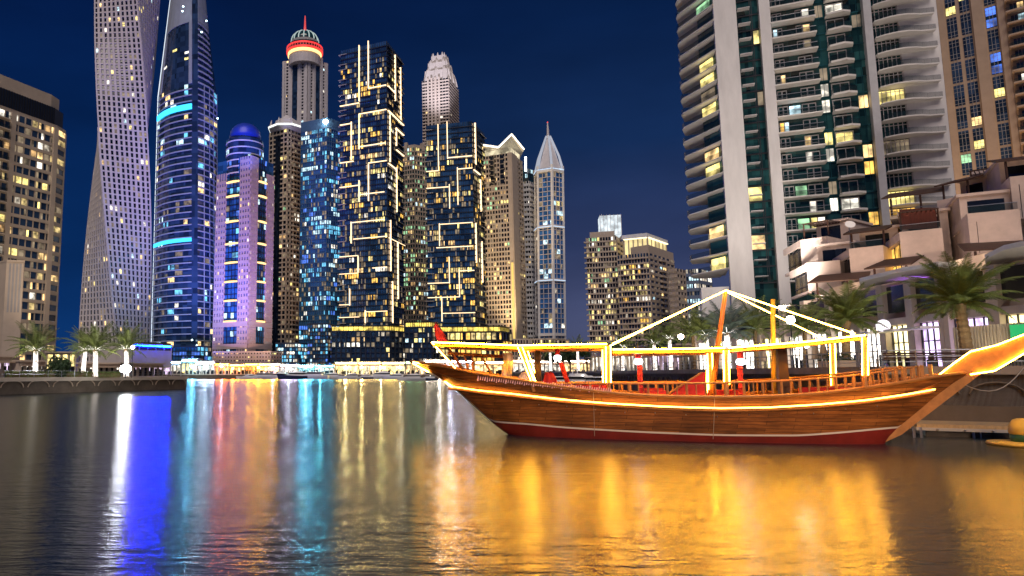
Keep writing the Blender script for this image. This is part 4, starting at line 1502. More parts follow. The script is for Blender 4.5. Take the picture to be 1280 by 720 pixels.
def terrace_house(label, px0, px1, pyt, pyb, d, lit=None, pergola='flat', rail=True, wing=True, slope=0.35):
    """a rose rendered box house: parapet box in front, sloped side wing and dark recess behind it, pergola and glass rail on its roof terrace"""
    a = P(px0, pyt, d); c = P(px1, pyt, d * 0.97)
    A, B_ = Vector((a.x, a.y)), Vector((c.x, c.y))
    e = (B_ - A).normalized(); n = Vector((e.y, -e.x))
    w = (B_ - A).length
    zt, zb = a.z, P(px0, pyb, d).z
    root = thing('terrace_house', label, 'house', (A.x, A.y, zb))
    def block(mb, x0, x1, y0, y1, z0, z1, m=0):
        q = [A + e * x0 - n * y0, A + e * x1 - n * y0, A + e * x1 - n * y1, A + e * x0 - n * y1]
        mb.hexa([(p.x, p.y, z0) for p in q] + [(p.x, p.y, z1) for p in q], m)
    m = MB()
    block(m, 0, w, 0, 0.35, zb, zt)
    block(m, 0, 0.35, 0.35, 5, zb, zt)
    block(m, w - 0.35, w, 0.35, 5, zb, zt)
    block(m, 0.35, w - 0.35, 0.35, 5, zb, zb + 0.3)
    m.build('wall', M['villa'], root)
    m = MB(); block(m, 0.2, w + 0.8, 5, 13, zb - 3.0, zt + 2.9); block(m, -0.1, w + 1.1, 4.7, 13.2, zt + 2.9, zt + 3.25)
    m.build('rear_storey', M['villa'], root)
    if wing:                                             # side wall running back, a parapet beam over a dark opening
        q1 = Vector(corner(px0 - 22, pyt, d + 9.0))
        dd = (q1 - A).normalized(); pn = Vector((dd.y, -dd.x))
        if pn.dot(-A) < 0: pn = -pn
        def beam_(mb, o0, o1, za, zb_):
            q = [A + pn * o1, q1 + pn * o1, q1 + pn * o0, A + pn * o0]
            mb.hexa([(p.x, p.y, za) for p in q] + [(p.x, p.y, zb_) for p in q])
        m = MB(); beam_(m, -0.35, 0.0, zt - 1.0, zt); beam_(m, -0.4, 0.0, zb - 0.3, zb + 0.1)
        m.build('wing_wall', M['villa'], root)
        m = MB(); beam_(m, -0.75, -0.7, zb + 0.1, zt - 1.0)
        m.build('recess_glazing', WIN[lit] if lit else M['g_black'], root)
        m = MB()
        for t in (0.06, 0.35, 0.65, 0.95):
            p = A.lerp(q1, t) - pn * 0.6
            m.path([(p.x, p.y, zb + 0.1), (p.x, p.y, zt - 1.0)], 0.06, 4)
        p, q = A - pn * 0.6, q1 - pn * 0.6
        m.path([(p.x, p.y, zb + 1.1), (q.x, q.y, zb + 1.1)], 0.05, 4)
        m.build('recess_frame', M['dark'], root)
    m = MB(); block(m, 0.9, w - 0.2, 4.93, 4.98, zt - 0.4, zt + 2.3)
    m.build('terrace_window', M['g_black'], root)
    if rail:
        m = MB(); block(m, 0.1, w - 0.1, 0.12, 0.17, zt + 0.003, zt + 0.8)
        m.build('glass_rail', M['g_rail'], root)
        m = MB(); block(m, 0.05, w - 0.05, 0.09, 0.2, zt + 0.8, zt + 0.86)
        m.build('handrail', M['steel'], root)
    if pergola == 'flat':
        m = MB(); timber_pergola(m, A - n * 4.8 + e * 0.1, e, n, w - 0.2, 4.0, zt + 2.75)
        m.build('pergola', M['brownwood'], root)
    elif pergola == 'roof':
        m = MB()
        q = [A + e * (-0.8) - n * 1.2, A + e * (w + 0.3) - n * 1.2, A + e * (w + 0.3) - n * 5.5, A + e * (-0.8) - n * 5.5]
        m.hexa([(q[0].x, q[0].y, zt + 2.1), (q[1].x, q[1].y, zt + 2.1), (q[2].x, q[2].y, zt + 3.3), (q[3].x, q[3].y, zt + 3.3), (q[0].x, q[0].y, zt + 2.3), (q[1].x, q[1].y, zt + 2.3), (q[2].x, q[2].y, zt + 3.5), (q[3].x, q[3].y, zt + 3.5)])
        for t in (0.02, 0.97):
            p = A + e * w * t - n * 1.5
            m.path([(p.x, p.y, zt), (p.x, p.y, zt + 2.2)], 0.12, 4)
        m.build('timber_roof', M['brownwood'], root)
    return root

HOUSES = [
    ('small rose house lowest on the terrace, beside the white slab tower', 1008, 1050, 329, 364, 100, None, None, False, True),
    ('rose box house with satellite dish terrace left of the lit yellow recess', 1061, 1104, 311, 350, 93, None, 'roof', True, True),
    ('rose box house with a yellow lit recess beside its sloping wall', 1124, 1178, 290, 335, 86, 'gold', 'flat', True, True),
    ('rose house block with red timber screen terrace under the curved balconies', 1171, 1204, 251, 300, 90, None, 'roof', False, False),
    ('largest rose box house right of the sloping wall and dark recess', 1209, 1275, 267, 318, 78, None, None, True, True),
    ('highest rose house with sloping wall at the right picture edge', 1262, 1330, 221, 274, 79, None, 'roof', False, True),
    ('rose house set back in the upper row between the two pergolas', 1000, 1034, 300, 334, 108, None, 'flat', False, True),
    ('plain rose house behind the timber post pergola, second from the right', 1212, 1262, 236, 270, 92, None, 'flat', False, False),
]
for h in HOUSES:
    terrace_house(*h)
dish = thing('satellite_dish', 'small white satellite dish on a terrace by the green glass bay', 'dish', tuple(P(1062, 282, 95)))
c = P(1062, 281, 95)
m = MB(); m.lathe([(0.02, 0), (0.35, 0.08), (0.6, 0.28), (0.62, 0.30)], (0, 0), 16)
o = m.build('dish', M['white'], dish)
o.matrix_parent_inverse = Matrix(); o.rotation_euler = (R(60), 0, R(-20))
m = MB(); m.path([(0, 0.1, -2.4), (0, 0.1, 0)], 0.06, 6)
o = m.build('mast', M['steel'], dish); o.matrix_parent_inverse = Matrix()

# dark timber shade roofs and planted ledges between the houses and the shops
for lab, px0, px1, py, d, dz in (('long dark timber shade roof below the largest rose box house', 1206, 1330, 318, 76, 0.5), ('dark timber shade roof under the lit yellow recess', 1100, 1150, 338, 84, 0.4), ('dark timber shade roof below the house with the satellite dish', 1022, 1088, 356, 92, 0.3), ('dark timber shade roof high up under the curved balconies', 1112, 1182, 252, 96, 0.6)):
    a = P(px0, py, d); c = P(px1, py, d * 0.96)
    A_, B_ = Vector((a.x, a.y)), Vector((c.x, c.y))
    e_ = (B_ - A_).normalized(); n_ = Vector((e_.y, -e_.x)); w_ = (B_ - A_).length
    r_ = thing('shade_roof', lab, 'pergola', (a.x, a.y, a.z - 2.6), 'timber shade roofs on the terraces')
    m = MB()
    q = [A_ + n_ * 2.2 - e_ * 0.8, B_ + n_ * 2.2, B_ - n_ * 1.6, A_ - n_ * 1.6]
    m.hexa([(p.x, p.y, a.z + (0 if i < 2 else 1.3)) for i, p in enumerate(q)] + [(p.x, p.y, a.z + 0.16 + (0 if i < 2 else 1.3)) for i, p in enumerate(q)])
    m.build('roof', M['brownwood'], r_)
    for i in range(int(w_ / 3.2) + 1):
        p = A_ + e_ * min(w_ - .2, i * 3.2 + .2) + n_ * 2.0
        m = MB(); m.path([(p.x, p.y, a.z - 2.6), (p.x, p.y, a.z)], 0.12, 4); m.build('post', M['brownwood'], r_)
    m = MB()
    for z in (0.15, 0.55, 0.95):
        p, q_ = A_ + n_ * 2.3, B_ + n_ * 2.3
        m.path([(p.x, p.y, a.z - 2.6 + z), (q_.x, q_.y, a.z - 2.6 + z)], 0.04, 4)
    m.build('rail', M['steel'], r_)
    m = MB(); p0_ = A_ + n_ * 2.35; m.obox(((A_.x + B_.x) / 2 + n_.x * 0.3, (A_.y + B_.y) / 2 + n_.y * .3), e_, w_, 5.0, a.z - 3.0, a.z - 2.62); m.build('terrace_slab', M['beige'], r_)
# screen on the red terrace
a = P(1127, 287, 87); c = P(1172, 284, 86)
m = MB(); m.hexa([(a.x, a.y, a.z), (c.x, c.y, a.z), (c.x, c.y + 0.1, a.z), (a.x, a.y + 0.1, a.z), (a.x, a.y, a.z + 2.6), (c.x, c.y, a.z + 2.6), (c.x, c.y + 0.1, a.z + 2.6), (a.x, a.y + 0.1, a.z + 2.6)])
tag(m.build('timber_screen', mat('red_stained_timber', (0.10, 0.022, 0.012), 0.6, var=0.4, scale=3, stretch=(4, 4, 0.3))), 'red brown timber screen on the terrace above the lit recess', 'screen')

def build_shops():
    """two storeys of shops with a curved white canopy, along the promenade"""
    front = [corner(870, 450, 118), corner(985, 450, 98), corner(1080, 450, 80), corner(1190, 450, 66), corner(1330, 450, 56)]
    root = thing('shop_row', 'row of bright waterfront shops under a curved white canopy on the right', 'shops', (front[2][0], front[2][1], QZ))
    z1, z2, z3 = QZ + 4.6, QZ + 5.3, QZ + 9.0
    fr, gl2, lit, mul, base = MB(), MB(), MB(), MB(), MB()
    rng = random.Random(3)
    shop = [glow('shop_interior_white', (1.0, 0.92, 0.80), 3.2, True, 0.8, 0.7, lo=0.35), glow('shop_interior_yellow', (1.0, 0.86, 0.42), 2.2, True, 0.8, 0.6, lo=0.4), glow('shop_interior_violet', (0.80, 0.62, 1.0), 2.4, True, 0.8, 0.6, lo=0.4)]
    for s_i, (p, q) in enumerate(zip(front[:-1], front[1:])):
        f = Face(p, q, QZ, z3)
        nb = max(2, round(f.w / 5.5))
        bw = f.w / nb
        f.box(fr, 0, f.w, z1, z2, -8, 0.3)
        f.box(base, 0, f.w, QZ, z3, -14, -8)
        for i in range(nb + 1):
            f.box(fr, max(0, i * bw - 0.55), min(f.w, i * bw + 0.55), QZ, z3, -6, 0.5)
        for i in range(nb):
            xa, xb = i * bw + 0.6, (i + 1) * bw - 0.6
            c = rng.choice((0, 0, 1, 2)) if s_i else rng.choice((0, 1, 0))
            w = MB(); w.face(f.quad(xa, xb, QZ + 0.05, z1 - 0.1, -0.30))
            w.build('shopfront', shop[c], root)
            f.box(gl2, xa, xb, z2 + 0.6, z3 - 0.3, -0.6, 0.05)
            for j in range(5):
                x = xa + (xb - xa) * j / 4
                f.box(mul, x - 0.05, x + 0.05, QZ, z1, -0.22, -0.1)
            f.box(mul, xa, xb, QZ + 2.7, QZ + 2.8, -0.22, -0.11)
            for j in range(3):                                # displays and people-high furniture in the window
                x = xa + (xb - xa) * rng.random() * 0.85
                f.box(mul, x, x + rng.uniform(0.3, 0.8), QZ, QZ + rng.uniform(0.9, 1.9), -0.28, -0.23)
    fr.build('wall', M['villa'] if False else mat('cream_render', (0.55, 0.47, 0.42), 0.75, scale=0.6, bump=0.1), root)
    base.build('rear_wall', M['grey'], root)
    gl2.build('upper_window', M['g_black'], root)
    mul.build('shopfront_frames', M['dark'], root)
    # canopy: two long curved white slabs
    for i0, pxs in enumerate(((1076, 1130, 1178, 1200), (1236, 1262, 1290, 1330))):
        cn = MB()
        grid_t, grid_b = [], []
        for k, px in enumerate(pxs):
            d = 80 - (px - 1076) * 0.095
            inn = Vector(corner(px, 370, d))
            out = Vector(corner(px, 370, d - 4.2 - 1.2 * math.sin(k)))
            zc = z3 + 0.2 + 0.25 * math.sin(k * 1.3)
            grid_t.append([(inn.x, inn.y, zc + 0.9), (out.x, out.y, zc + 0.65)])
            grid_b.append([(inn.x, inn.y, zc), (out.x, out.y, zc + 0.25)])
        for k in range(len(pxs) - 1):
            cn.hexa([grid_b[k][0], grid_b[k][1], grid_b[k + 1][1], grid_b[k + 1][0], grid_t[k][0], grid_t[k][1], grid_t[k + 1][1], grid_t[k + 1][0]])
        cn.build('canopy', M['white'], root)
    lowc = MB()
    for k, px in enumerate((1090, 1120, 1150, 1180, 1205)):
        pass
    f = Face(front[2], front[3], QZ, z3)
    for x0 in (0.15, 0.45, 0.75):
        b = MB()
        f.box(b, f.w * x0, f.w * (x0 + 0.22), z1 - 0.75, z1 - 0.55, 0.3, 2.2)
        b.build('awning', M['white'], root)
    disc = P(1104, 407, 72.5)
    b = MB()
    b.lathe([(0.01, -0.12), (0.62, -0.12), (0.62, 0.12), (0.01, 0.12)], (0, 0), 24)
    o = b.build('round_sign', glow('round_sign_light', (1.0, 0.9, 1.0), 1.4), root)
    o.matrix_parent_inverse = Matrix.Translation(-root.location)
    o.location = disc; o.rotation_euler = (R(90), 0, R(-30))
    # upper parapet strip with planting behind
    par = MB()
    for p, q in zip(front[1:-1], front[2:]):
        g = Face(p, q, z3, z3 + 3)
        g.box(par, 0, g.w, z3 + 0.02, z3 + 0.5, -12, -2.2)
        g.box(par, 0, g.w, z3 + 0.5, z3 + 1.9, -4.4, -4.1)
    par.build('roof_parapet', M['beige'], root)
    p = corner(1130, 372, 75)
    spot('violet_sign_light', (p[0], p[1] - 4.0, z2 + 0.6), (p[0] + 1, p[1] - 1.2, z3 + 1), 700, (0.55, 0.2, 1.0), R(110), 0.9, 0.2)
    for px in (1168, 1218, 1100):
        q = P(px, 405, 68 - (px - 1168) * .08)
        spot('wall_downlight', (q.x, q.y - 1.0, z1 - 0.2), (q.x, q.y, QZ), 260, (1.0, 0.62, 0.25), R(100), 0.8, 0.15)
    return root
build_shops()
for px, d, tx, ty, td, e in ((1020, 86, 1035, 335, 98, 2600), (1090, 76, 1090, 322, 92, 2600), (1150, 68, 1155, 305, 86, 3000), (1235, 61, 1240, 285, 79, 3400)):
    q = corner(px, 400, d)
    spot('terrace_fill_light', (q[0], q[1], QZ + 11.0), P(tx, ty, td), e, (1.0, 0.74, 0.56), R(120), 0.9, 0.4)  # warm fill added above the shops to brighten the houses

# hoarding of pale upright slats with a green sign
a, c = Vector(corner(1193, 440, 58)), Vector(corner(1330, 440, 49))
root = thing('slatted_hoarding', 'curved hoarding of pale upright slats behind the tallest palm', 'hoarding', (a.x, a.y, QZ))
f = Face(tuple(a), tuple(c), QZ, QZ + 3.6)
b = MB(); f.box(b, 0, f.w, QZ, QZ + 3.3, -0.25, -0.15)
b.build('backing_panel', mat('translucent_backing', (0.55, 0.53, 0.5), 0.6), root)
b = MB()
k = int(f.w / 0.28)
for i in range(k):
    x = f.w * (i + 0.5) / k
    f.box(b, x - 0.05, x + 0.05, QZ + 0.1, QZ + 3.35, -0.12, 0.02)
b.build('slat', mat('pale_brown_slats', (0.42, 0.36, 0.28), 0.6, var=0.3, scale=3, stretch=(6, 6, 0.2)), root)
b = MB(); x = f.hit(1264, 410)[0]
f.box(b, x, x + 1.3, QZ + 0.9, QZ + 3.2, 0.06, 0.12)
tag(b.build('green_sign', glow('green_sign_light', (0.02, 0.55, 0.16), 0.9)), 'green glowing panel on the slatted hoarding', 'sign')
for px in (1205, 1235, 1265):
    q = P(px, 440, 54)
    spot('hoarding_uplight', (q.x, q.y - 1.2, QZ + 0.15), (q.x, q.y + 1.2, QZ + 3), 420, (1.0, 0.85, 0.6), R(120), 0.8, 0.1)

# quay railing: one long fence, posts as parts
root = thing('quay_railing', 'steel railing along the promenade edge behind the dhow', 'railing', (QR[3][0], QR[3][1], QZ))
pts = [Vector(p) for p in QR[:6]]
rails = MB()
for a, c in zip(pts[:-1], pts[1:]):
    e = (c - a).normalized(); n = Vector((-e.y, e.x)) * -0.35
    for z in (0.35, 0.7, 1.08):
        rails.path([(a.x + n.x, a.y + n.y, QZ + z), (c.x + n.x, c.y + n.y, QZ + z)], 0.025 if z < 1 else 0.04, 5)
rails.build('rail', M['steel'], root)
count = 0
for a, c in zip(pts[:-1], pts[1:]):
    L = (c - a).length
    e = (c - a).normalized(); n = Vector((-e.y, e.x)) * -0.35
    k = max(1, int(L / 2.4))
    for i in range(k):
        p = a + e * (i + 0.5) * L / k + n
        if p.y < 25 or count > 90:
            continue
        b = MB(); b.path([(p.x, p.y, QZ + 0.05), (p.x, p.y, QZ + 1.06)], 0.045, 6)
        b.build('post', M['steel'], root); count += 1

# timber benches along the railing
BENCH = []
def bench(label, px, d, w=3.2):
    p = P(px, 452, d)
    root = thing('timber_bench', label, 'bench', (p.x, p.y, QZ + 0.06), 'benches along the promenade rail')
    for i in range(4):
        m = MB(); m.box(-w / 2, w / 2, -0.25 + i * 0.14, -0.14 + i * 0.14, 0.42, 0.47)
        o = m.build('seat_slat', M['brownwood'], root); o.matrix_parent_inverse = Matrix()
    for i in range(3):
        m = MB(); m.box(-w / 2, w / 2, -0.36, -0.31, 0.5 + i * 0.15, 0.61 + i * 0.15)
        o = m.build('back_slat', M['brownwood'], root); o.matrix_parent_inverse = Matrix()
    for x in (-w * .4, w * .4):
        m = MB(); m.box(x - 0.05, x + 0.05, -0.30, 0.25, 0, 0.42)
        o = m.build('leg', M['dark'], root); o.matrix_parent_inverse = Matrix()
    root.rotation_euler = (0, 0, R(-10))
bench('long timber bench facing the shops under the round white sign', 1135, 47)
bench('timber bench beside the tallest palm trunk', 1196, 46)
bench('timber bench nearest the right picture edge', 1262, 44)

# ------------------------------------------------------------------ palms and other plants
LEAF = mat('palm_leaf_green', (0.145, 0.185, 0.05), 0.5, var=0.45, scale=1.2)
LEAF2 = mat('silvery_palm_leaf', (0.12, 0.17, 0.15), 0.5, var=0.4, scale=1.2)
LEAFD = mat('dark_leaf_green', (0.03, 0.06, 0.02), 0.55, var=0.5, scale=1.5)
TRUNK = mat('palm_trunk_bark', (0.20, 0.13, 0.07), 0.9, var=0.4, scale=5, bump=0.8, bscale=9, stretch=(1, 1, 2.5))
G = 'palms wrapped in white fairy lights'
FAIRY = glow('white_fairy_lights', (1.0, 0.93, 0.86), 4.0, True, 0.6, 5.0, lo=0.35)
def palm(name, label, base, h, spread, seed, lit=False, leaf=LEAF, fronds=34, group=None, trunk_r=0.24, droop=0.75):
    rng = random.Random(seed)
    root = thing(name, label, 'palm', base, group)
    bx, by, bz = base
    t = MB()
    pts, rs = [], []
    lean = (rng.uniform(-.25, .25), rng.uniform(-.2, .2))
    for i in range(22):
        u = i / 21
        pts.append((bx + lean[0] * u * u, by + lean[1] * u * u, bz + h * u))
        rs.append(trunk_r * (1.25 - 0.35 * u) * (1.08 if i % 2 else 0.94) * (1.35 if u > 0.93 else 1))
    t.path(pts, rs, 10)
    t.build('trunk', TRUNK, root)
    top = Vector(pts[-1])
    if lit:
        w = MB()
        turns = int(h / 0.16)
        sp_ = []
        for i in range(turns * 8):
            u = i / (turns * 8)
            a = i * 2 * math.pi / 8
            r = trunk_r * (1.25 - 0.35 * u) * 1.12
            sp_.append((bx + lean[0] * u * u + r * math.cos(a), by + lean[1] * u * u + r * math.sin(a), bz + 0.1 + h * 0.97 * u))
        w.path(sp_, 0.035, 4)
        lw = w.build('light_wrap', FAIRY, root)
    cr, rb = MB(), MB()
    stalk = MB()
    for k in range(fronds):
        az = k * 2.39996 + rng.uniform(-.2, .2)
        q = (k + 0.5) / fronds
        el = R(84 - 84 * q ** 1.15 + rng.uniform(-8, 8))
        L = spread * rng.uniform(0.85, 1.1) * (0.8 + 0.3 * math.sin(math.pi * min(1, q + 0.2)))
        dirh = Vector((math.cos(az), math.sin(az), 0))
        side = Vector((-math.sin(az), math.cos(az), 0))
        p = top.copy() + dirh * 0.12
        ang = el
        n = 15
        line = [p.copy()]
        for i in range(n):
            ang -= (0.055 + 0.075 * (i / n)) * droop * (0.6 + 0.5 * math.cos(el))
            p = p + (dirh * math.cos(ang) + Vector((0, 0, 1)) * math.sin(ang)) * (L / n)
            line.append(p.copy())
        rb.path(line, [0.045 * (1 - 0.8 * i / n) + 0.006 for i in range(n + 1)], 4)
        if lit and q > 0.55:
            stalk.path([v + Vector((0, 0, -0.03)) for v in line[:6]], [0.035, 0.035, 0.03, 0.03, 0.025, 0.02], 4)
        for i in range(2, n):
            a, c = line[i], line[i + 1]
            tdir = (c - a).normalized()
            up = side.cross(tdir).normalized()
            ll = L * 0.20 * math.sin(math.pi * min(0.97, (i / n) * 0.85 + 0.16)) + 0.10
            for sgn in (-1, 1):
                for f_ in (0.0, 0.25, 0.5, 0.75):
                    o = a.lerp(c, f_)
                    tip = o + (side * sgn * 0.78 + tdir * 0.72 - up * rng.uniform(-0.30, 0.05) + Vector((0, 0, -0.18))).normalized() * ll * rng.uniform(0.8, 1.15)
                    wv = tdir * 0.019
                    mid = o.lerp(tip, 0.5) + up * 0.02
                    cr.face([o - wv, mid - wv * 1.3, tip, mid + wv * 1.3, o + wv])
    cr.m = [0] * len(cr.f)
    crown = cr.build('crown', leaf, root)
    rb.build('frond_stem', leaf, crown)
    if lit:
        stalk.build('frond_lights', FAIRY, root)
    spot('palm_uplight', (bx - 1.8, by - 4.2, bz + 0.3), (bx, by, bz + h + 0.8), (3200 if group == G else 950), (1.0, 0.92, 0.68), R(80), 0.8, 0.15)
    return root

def leafy_bush(name, label, cat, c, rx, rz, n, seed, leaf=LEAFD, trunk=0.0, group=None, lf=0.16):
    rng = random.Random(seed)
    root = thing(name, label, cat, c, group)
    m = MB()
    blobs = [(rng.uniform(-.5, .5) * rx, rng.uniform(-.5, .5) * rx, trunk + rz * rng.uniform(0.35, 0.75), rng.uniform(0.35, 0.62)) for _ in range(9)]
    for _ in range(n):
        b = rng.choice(blobs)
        v = Vector((rng.gauss(0, 1), rng.gauss(0, 1), rng.gauss(0, 1))).normalized() * rng.uniform(0.6, 1.0) ** 0.5
        p = Vector(c) + Vector((b[0] + v.x * rx * b[3], b[1] + v.y * rx * b[3], b[2] + v.z * rz * b[3] * 0.8))
        u = Vector((rng.gauss(0, 1), rng.gauss(0, 1), rng.gauss(0, 1))).normalized()
        w = u.cross(v).normalized() * lf * rng.uniform(0.6, 1.3)
        u = u * lf * rng.uniform(0.8, 1.8)
        m.face([p - u, p + w * 0.6, p + u, p - w * 0.6])
    m.build('crown', leaf, root)
    t = MB()
    x, y, z = c
    t.path([(x, y, z), (x + .05, y, z + trunk * 0.7 + rz * 0.3), (x + rx * .2, y, z + trunk + rz * .6)], [0.05 * rx + .04, 0.04 * rx + .03, 0.02], 6)
    t.path([(x, y, z + trunk * .6), (x - rx * .25, y, z + trunk + rz * .55)], [0.03 * rx + .03, 0.02], 5)
    t.build('trunk', TRUNK, root)
    return root

G = 'palms wrapped in white fairy lights'
for px, pyt, d, sd, lab, sp in ((44, 437, 124, 1, 'leftmost palm wrapped in white lights on the left quay', 5.4), (104, 437, 140, 2, 'palm wrapped in white lights, hindmost of the middle pair on the left quay', 5.0),
                            (119, 437, 124, 3, 'light wrapped palm of the middle pair standing nearest the quay edge', 5.3), (158, 436, 128, 4, 'light wrapped palm beside the brilliant white floodlight', 5.2)):
    p = P(px, 466, d)
    palm('palm_tree', lab, (p.x, p.y, GZ), P(px, pyt, d).z - GZ, sp, sd, True, group=G, trunk_r=0.34)
p = P(75, 462, 118)
leafy_bush('round_bush', 'dark green round bush between the glowing palms', 'bush', (p.x, p.y, GZ), 2.0, 3.0, 2600, 5, lf=0.2)
p = P(1209, 440, 49)
palm('palm_tree', 'tallest palm with a thick bare trunk before the slatted hoarding', (p.x, p.y, QZ), P(1209, 380, 49).z - QZ, 3.7, 21, False, fronds=56, trunk_r=0.34)
p = P(1057, 440, 62)
palm('palm_tree', 'unlit palm beside the brilliant street lamp behind the dhow', (p.x, p.y, QZ), P(1057, 401, 62).z - QZ, 3.5, 22, False, fronds=50, trunk_r=0.3)
p = P(909, 440, 84)
palm('palm_tree', 'silvery palm lit from below behind the dhow mast', (p.x, p.y, QZ), P(909, 416, 84).z - QZ, 4.3, 23, True, LEAF2, trunk_r=0.26)
p = P(945, 440, 88)
palm('palm_tree', 'palm between the silvery palm and the white slab tower', (p.x, p.y, QZ), P(945, 412, 88).z - QZ, 4.4, 24, False)
p = P(868, 440, 104)
palm('palm_tree', 'dark palm left of the silvery palm, below the office block', (p.x, p.y, QZ), P(868, 418, 104).z - QZ, 4.6, 25, False)
p = P(1006, 440, 86)
palm('palm_tree', 'farther palm left of the unlit palm, half behind the street lamp', (p.x, p.y, QZ), P(1006, 412, 86).z - QZ, 4.0, 26, False)
for i, (px, d, h_, lab) in enumerate(((688, 178, 5.0, 'small light wrapped palm behind the left dhow awning, left one'), (722, 170, 5.4, 'small light wrapped palm behind the left dhow awning, right one'), (778, 152, 5.2, 'small light wrapped palm right of the dhow post pair'), (818, 128, 5.0, 'small light wrapped palm right of the left red lantern post'), (838, 118, 5.4, 'small light wrapped palm left of the warm globe lamp'), (884, 100, 5.0, 'small light wrapped palm just left of the dhow mast'))):
    p = P(px, 440, d)
    palm('palm_tree', lab, (p.x, p.y, QZ), h_, 3.4, 60 + i, True, fronds=22, group='small lit palms along the promenade')
rng = random.Random(31)
for i, (px, d, r) in enumerate(((690, 330, 6), (712, 325, 7), (733, 315, 7.5), (752, 300, 6), (775, 280, 6.5), (800, 240, 6), (826, 190, 5), (846, 160, 4.5))):
    p = P(px, 440, d)
    leafy_bush('waterfront_tree', ('round dark tree on the far waterfront below the needle spire tower', 'dark tree on the far waterfront under the open sky gap', 'dark waterfront tree left below the lantern box block', 'dark waterfront tree straight below the lantern box', 'dark waterfront tree below the stepped golden attic block', 'tree on the promenade left of the glowing globe lamp', 'tree on the promenade right below the office block', 'small tree on the promenade beside the dark palm')[i], 'tree',
               (p.x, p.y, QZ - 0.5), r, r * 1.0, 900, 40 + i, trunk=r * 0.75, lf=r * 0.08)
for i, (px, d) in enumerate(((1052, 55), (1040, 56), (1222, 50))):
    p = P(px, 458, d)
    r_ = thing('planter', ('square pale planter with a clipped shrub under the unlit palm', 'planter with a shrub left of the unlit palm trunk', 'planter of low shrubs at the foot of the tallest palm')[i], 'planter', (p.x, p.y, QZ))
    m = MB(); m.box(p.x - .8, p.x + .8, p.y - .5, p.y + .5, QZ + .05, QZ + 0.6); m.build('box', M['beige'], r_)
    m = MB()
    for _ in range(300):
        o = Vector((p.x + rng.uniform(-.85, .85), p.y + rng.uniform(-.5, .5), QZ + 0.6 + rng.random() ** 2 * 0.6))
        u = Vector((rng.gauss(0, 1), rng.gauss(0, 1), rng.gauss(0, 1))).normalized() * 0.12
        w = Vector((rng.gauss(0, 1), rng.gauss(0, 1), rng.gauss(0, 1))).normalized() * 0.05
        m.face([o - u, o + w, o + u, o - w])
    m.build('shrub', LEAFD, r_)

# ------------------------------------------------------------------ lamps
def street_lamp(label, px, py, d, zb, strength, r=0.3, col=(1.0, 0.95, 0.85)):
    c = P(px, py, d)
    root = thing('street_lamp', label, 'lamp', (c.x, c.y, zb))
    m = MB(); m.path([(c.x, c.y, zb), (c.x, c.y, zb + 0.6), (c.x, c.y, c.z - r)], [0.11, 0.07, 0.05], 8)
    m.build('pole', M['dark'], root)
    m = MB(); m.lathe([(r * math.sin(R(a)) + .01, c.z - r * math.cos(R(a))) for a in range(0, 181, 20)], c, 14)
    m.build('globe', glow('lamp_globe', col, strength), root, True)
    m = MB(); m.lathe([(r * 1.15, c.z + r * 0.95), (r * 0.5, c.z + r * 1.3), (0.02, c.z + r * 1.35)], c, 12)
    m.build('cap', M['dark'], root)
street_lamp('brilliant white street lamp behind the yellow pole of the dhow', 988, 400, 66, QZ, 60, 0.36)
street_lamp('warm globe lamp behind the dhow rigging, below the lit office', 851, 421, 98, QZ, 90, 0.35, (1.0, 0.8, 0.5))
street_lamp('slim lamp beside the silvery palm', 925, 428, 80, QZ, 40, 0.25)
street_lamp('slim lamp among the closed parasols', 1008, 432, 70, QZ, 40, 0.22)
street_lamp('lamp on the left quay in front of the right light wrapped palm', 166, 434, 118, GZ, 40, 0.28, (1.0, 0.82, 0.5))
c = P(157, 461, 112)
root = thing('ground_floodlight', 'brilliant white floodlight on the left quay edge', 'floodlight', (c.x, c.y, GZ))
m = MB(); m.lathe([(0.1, c.z - 0.7), (0.75, c.z - 0.4), (0.85, c.z), (0.75, c.z + 0.4), (0.1, c.z + 0.7)], c, 12)
m.build('lens', glow('floodlight_lens', (0.92, 0.97, 1.0), 70), root, True)
m = MB(); m.path([(c.x, c.y, GZ), (c.x, c.y, c.z - 0.6)], 0.12, 6); m.build('stand', M['dark'], root)

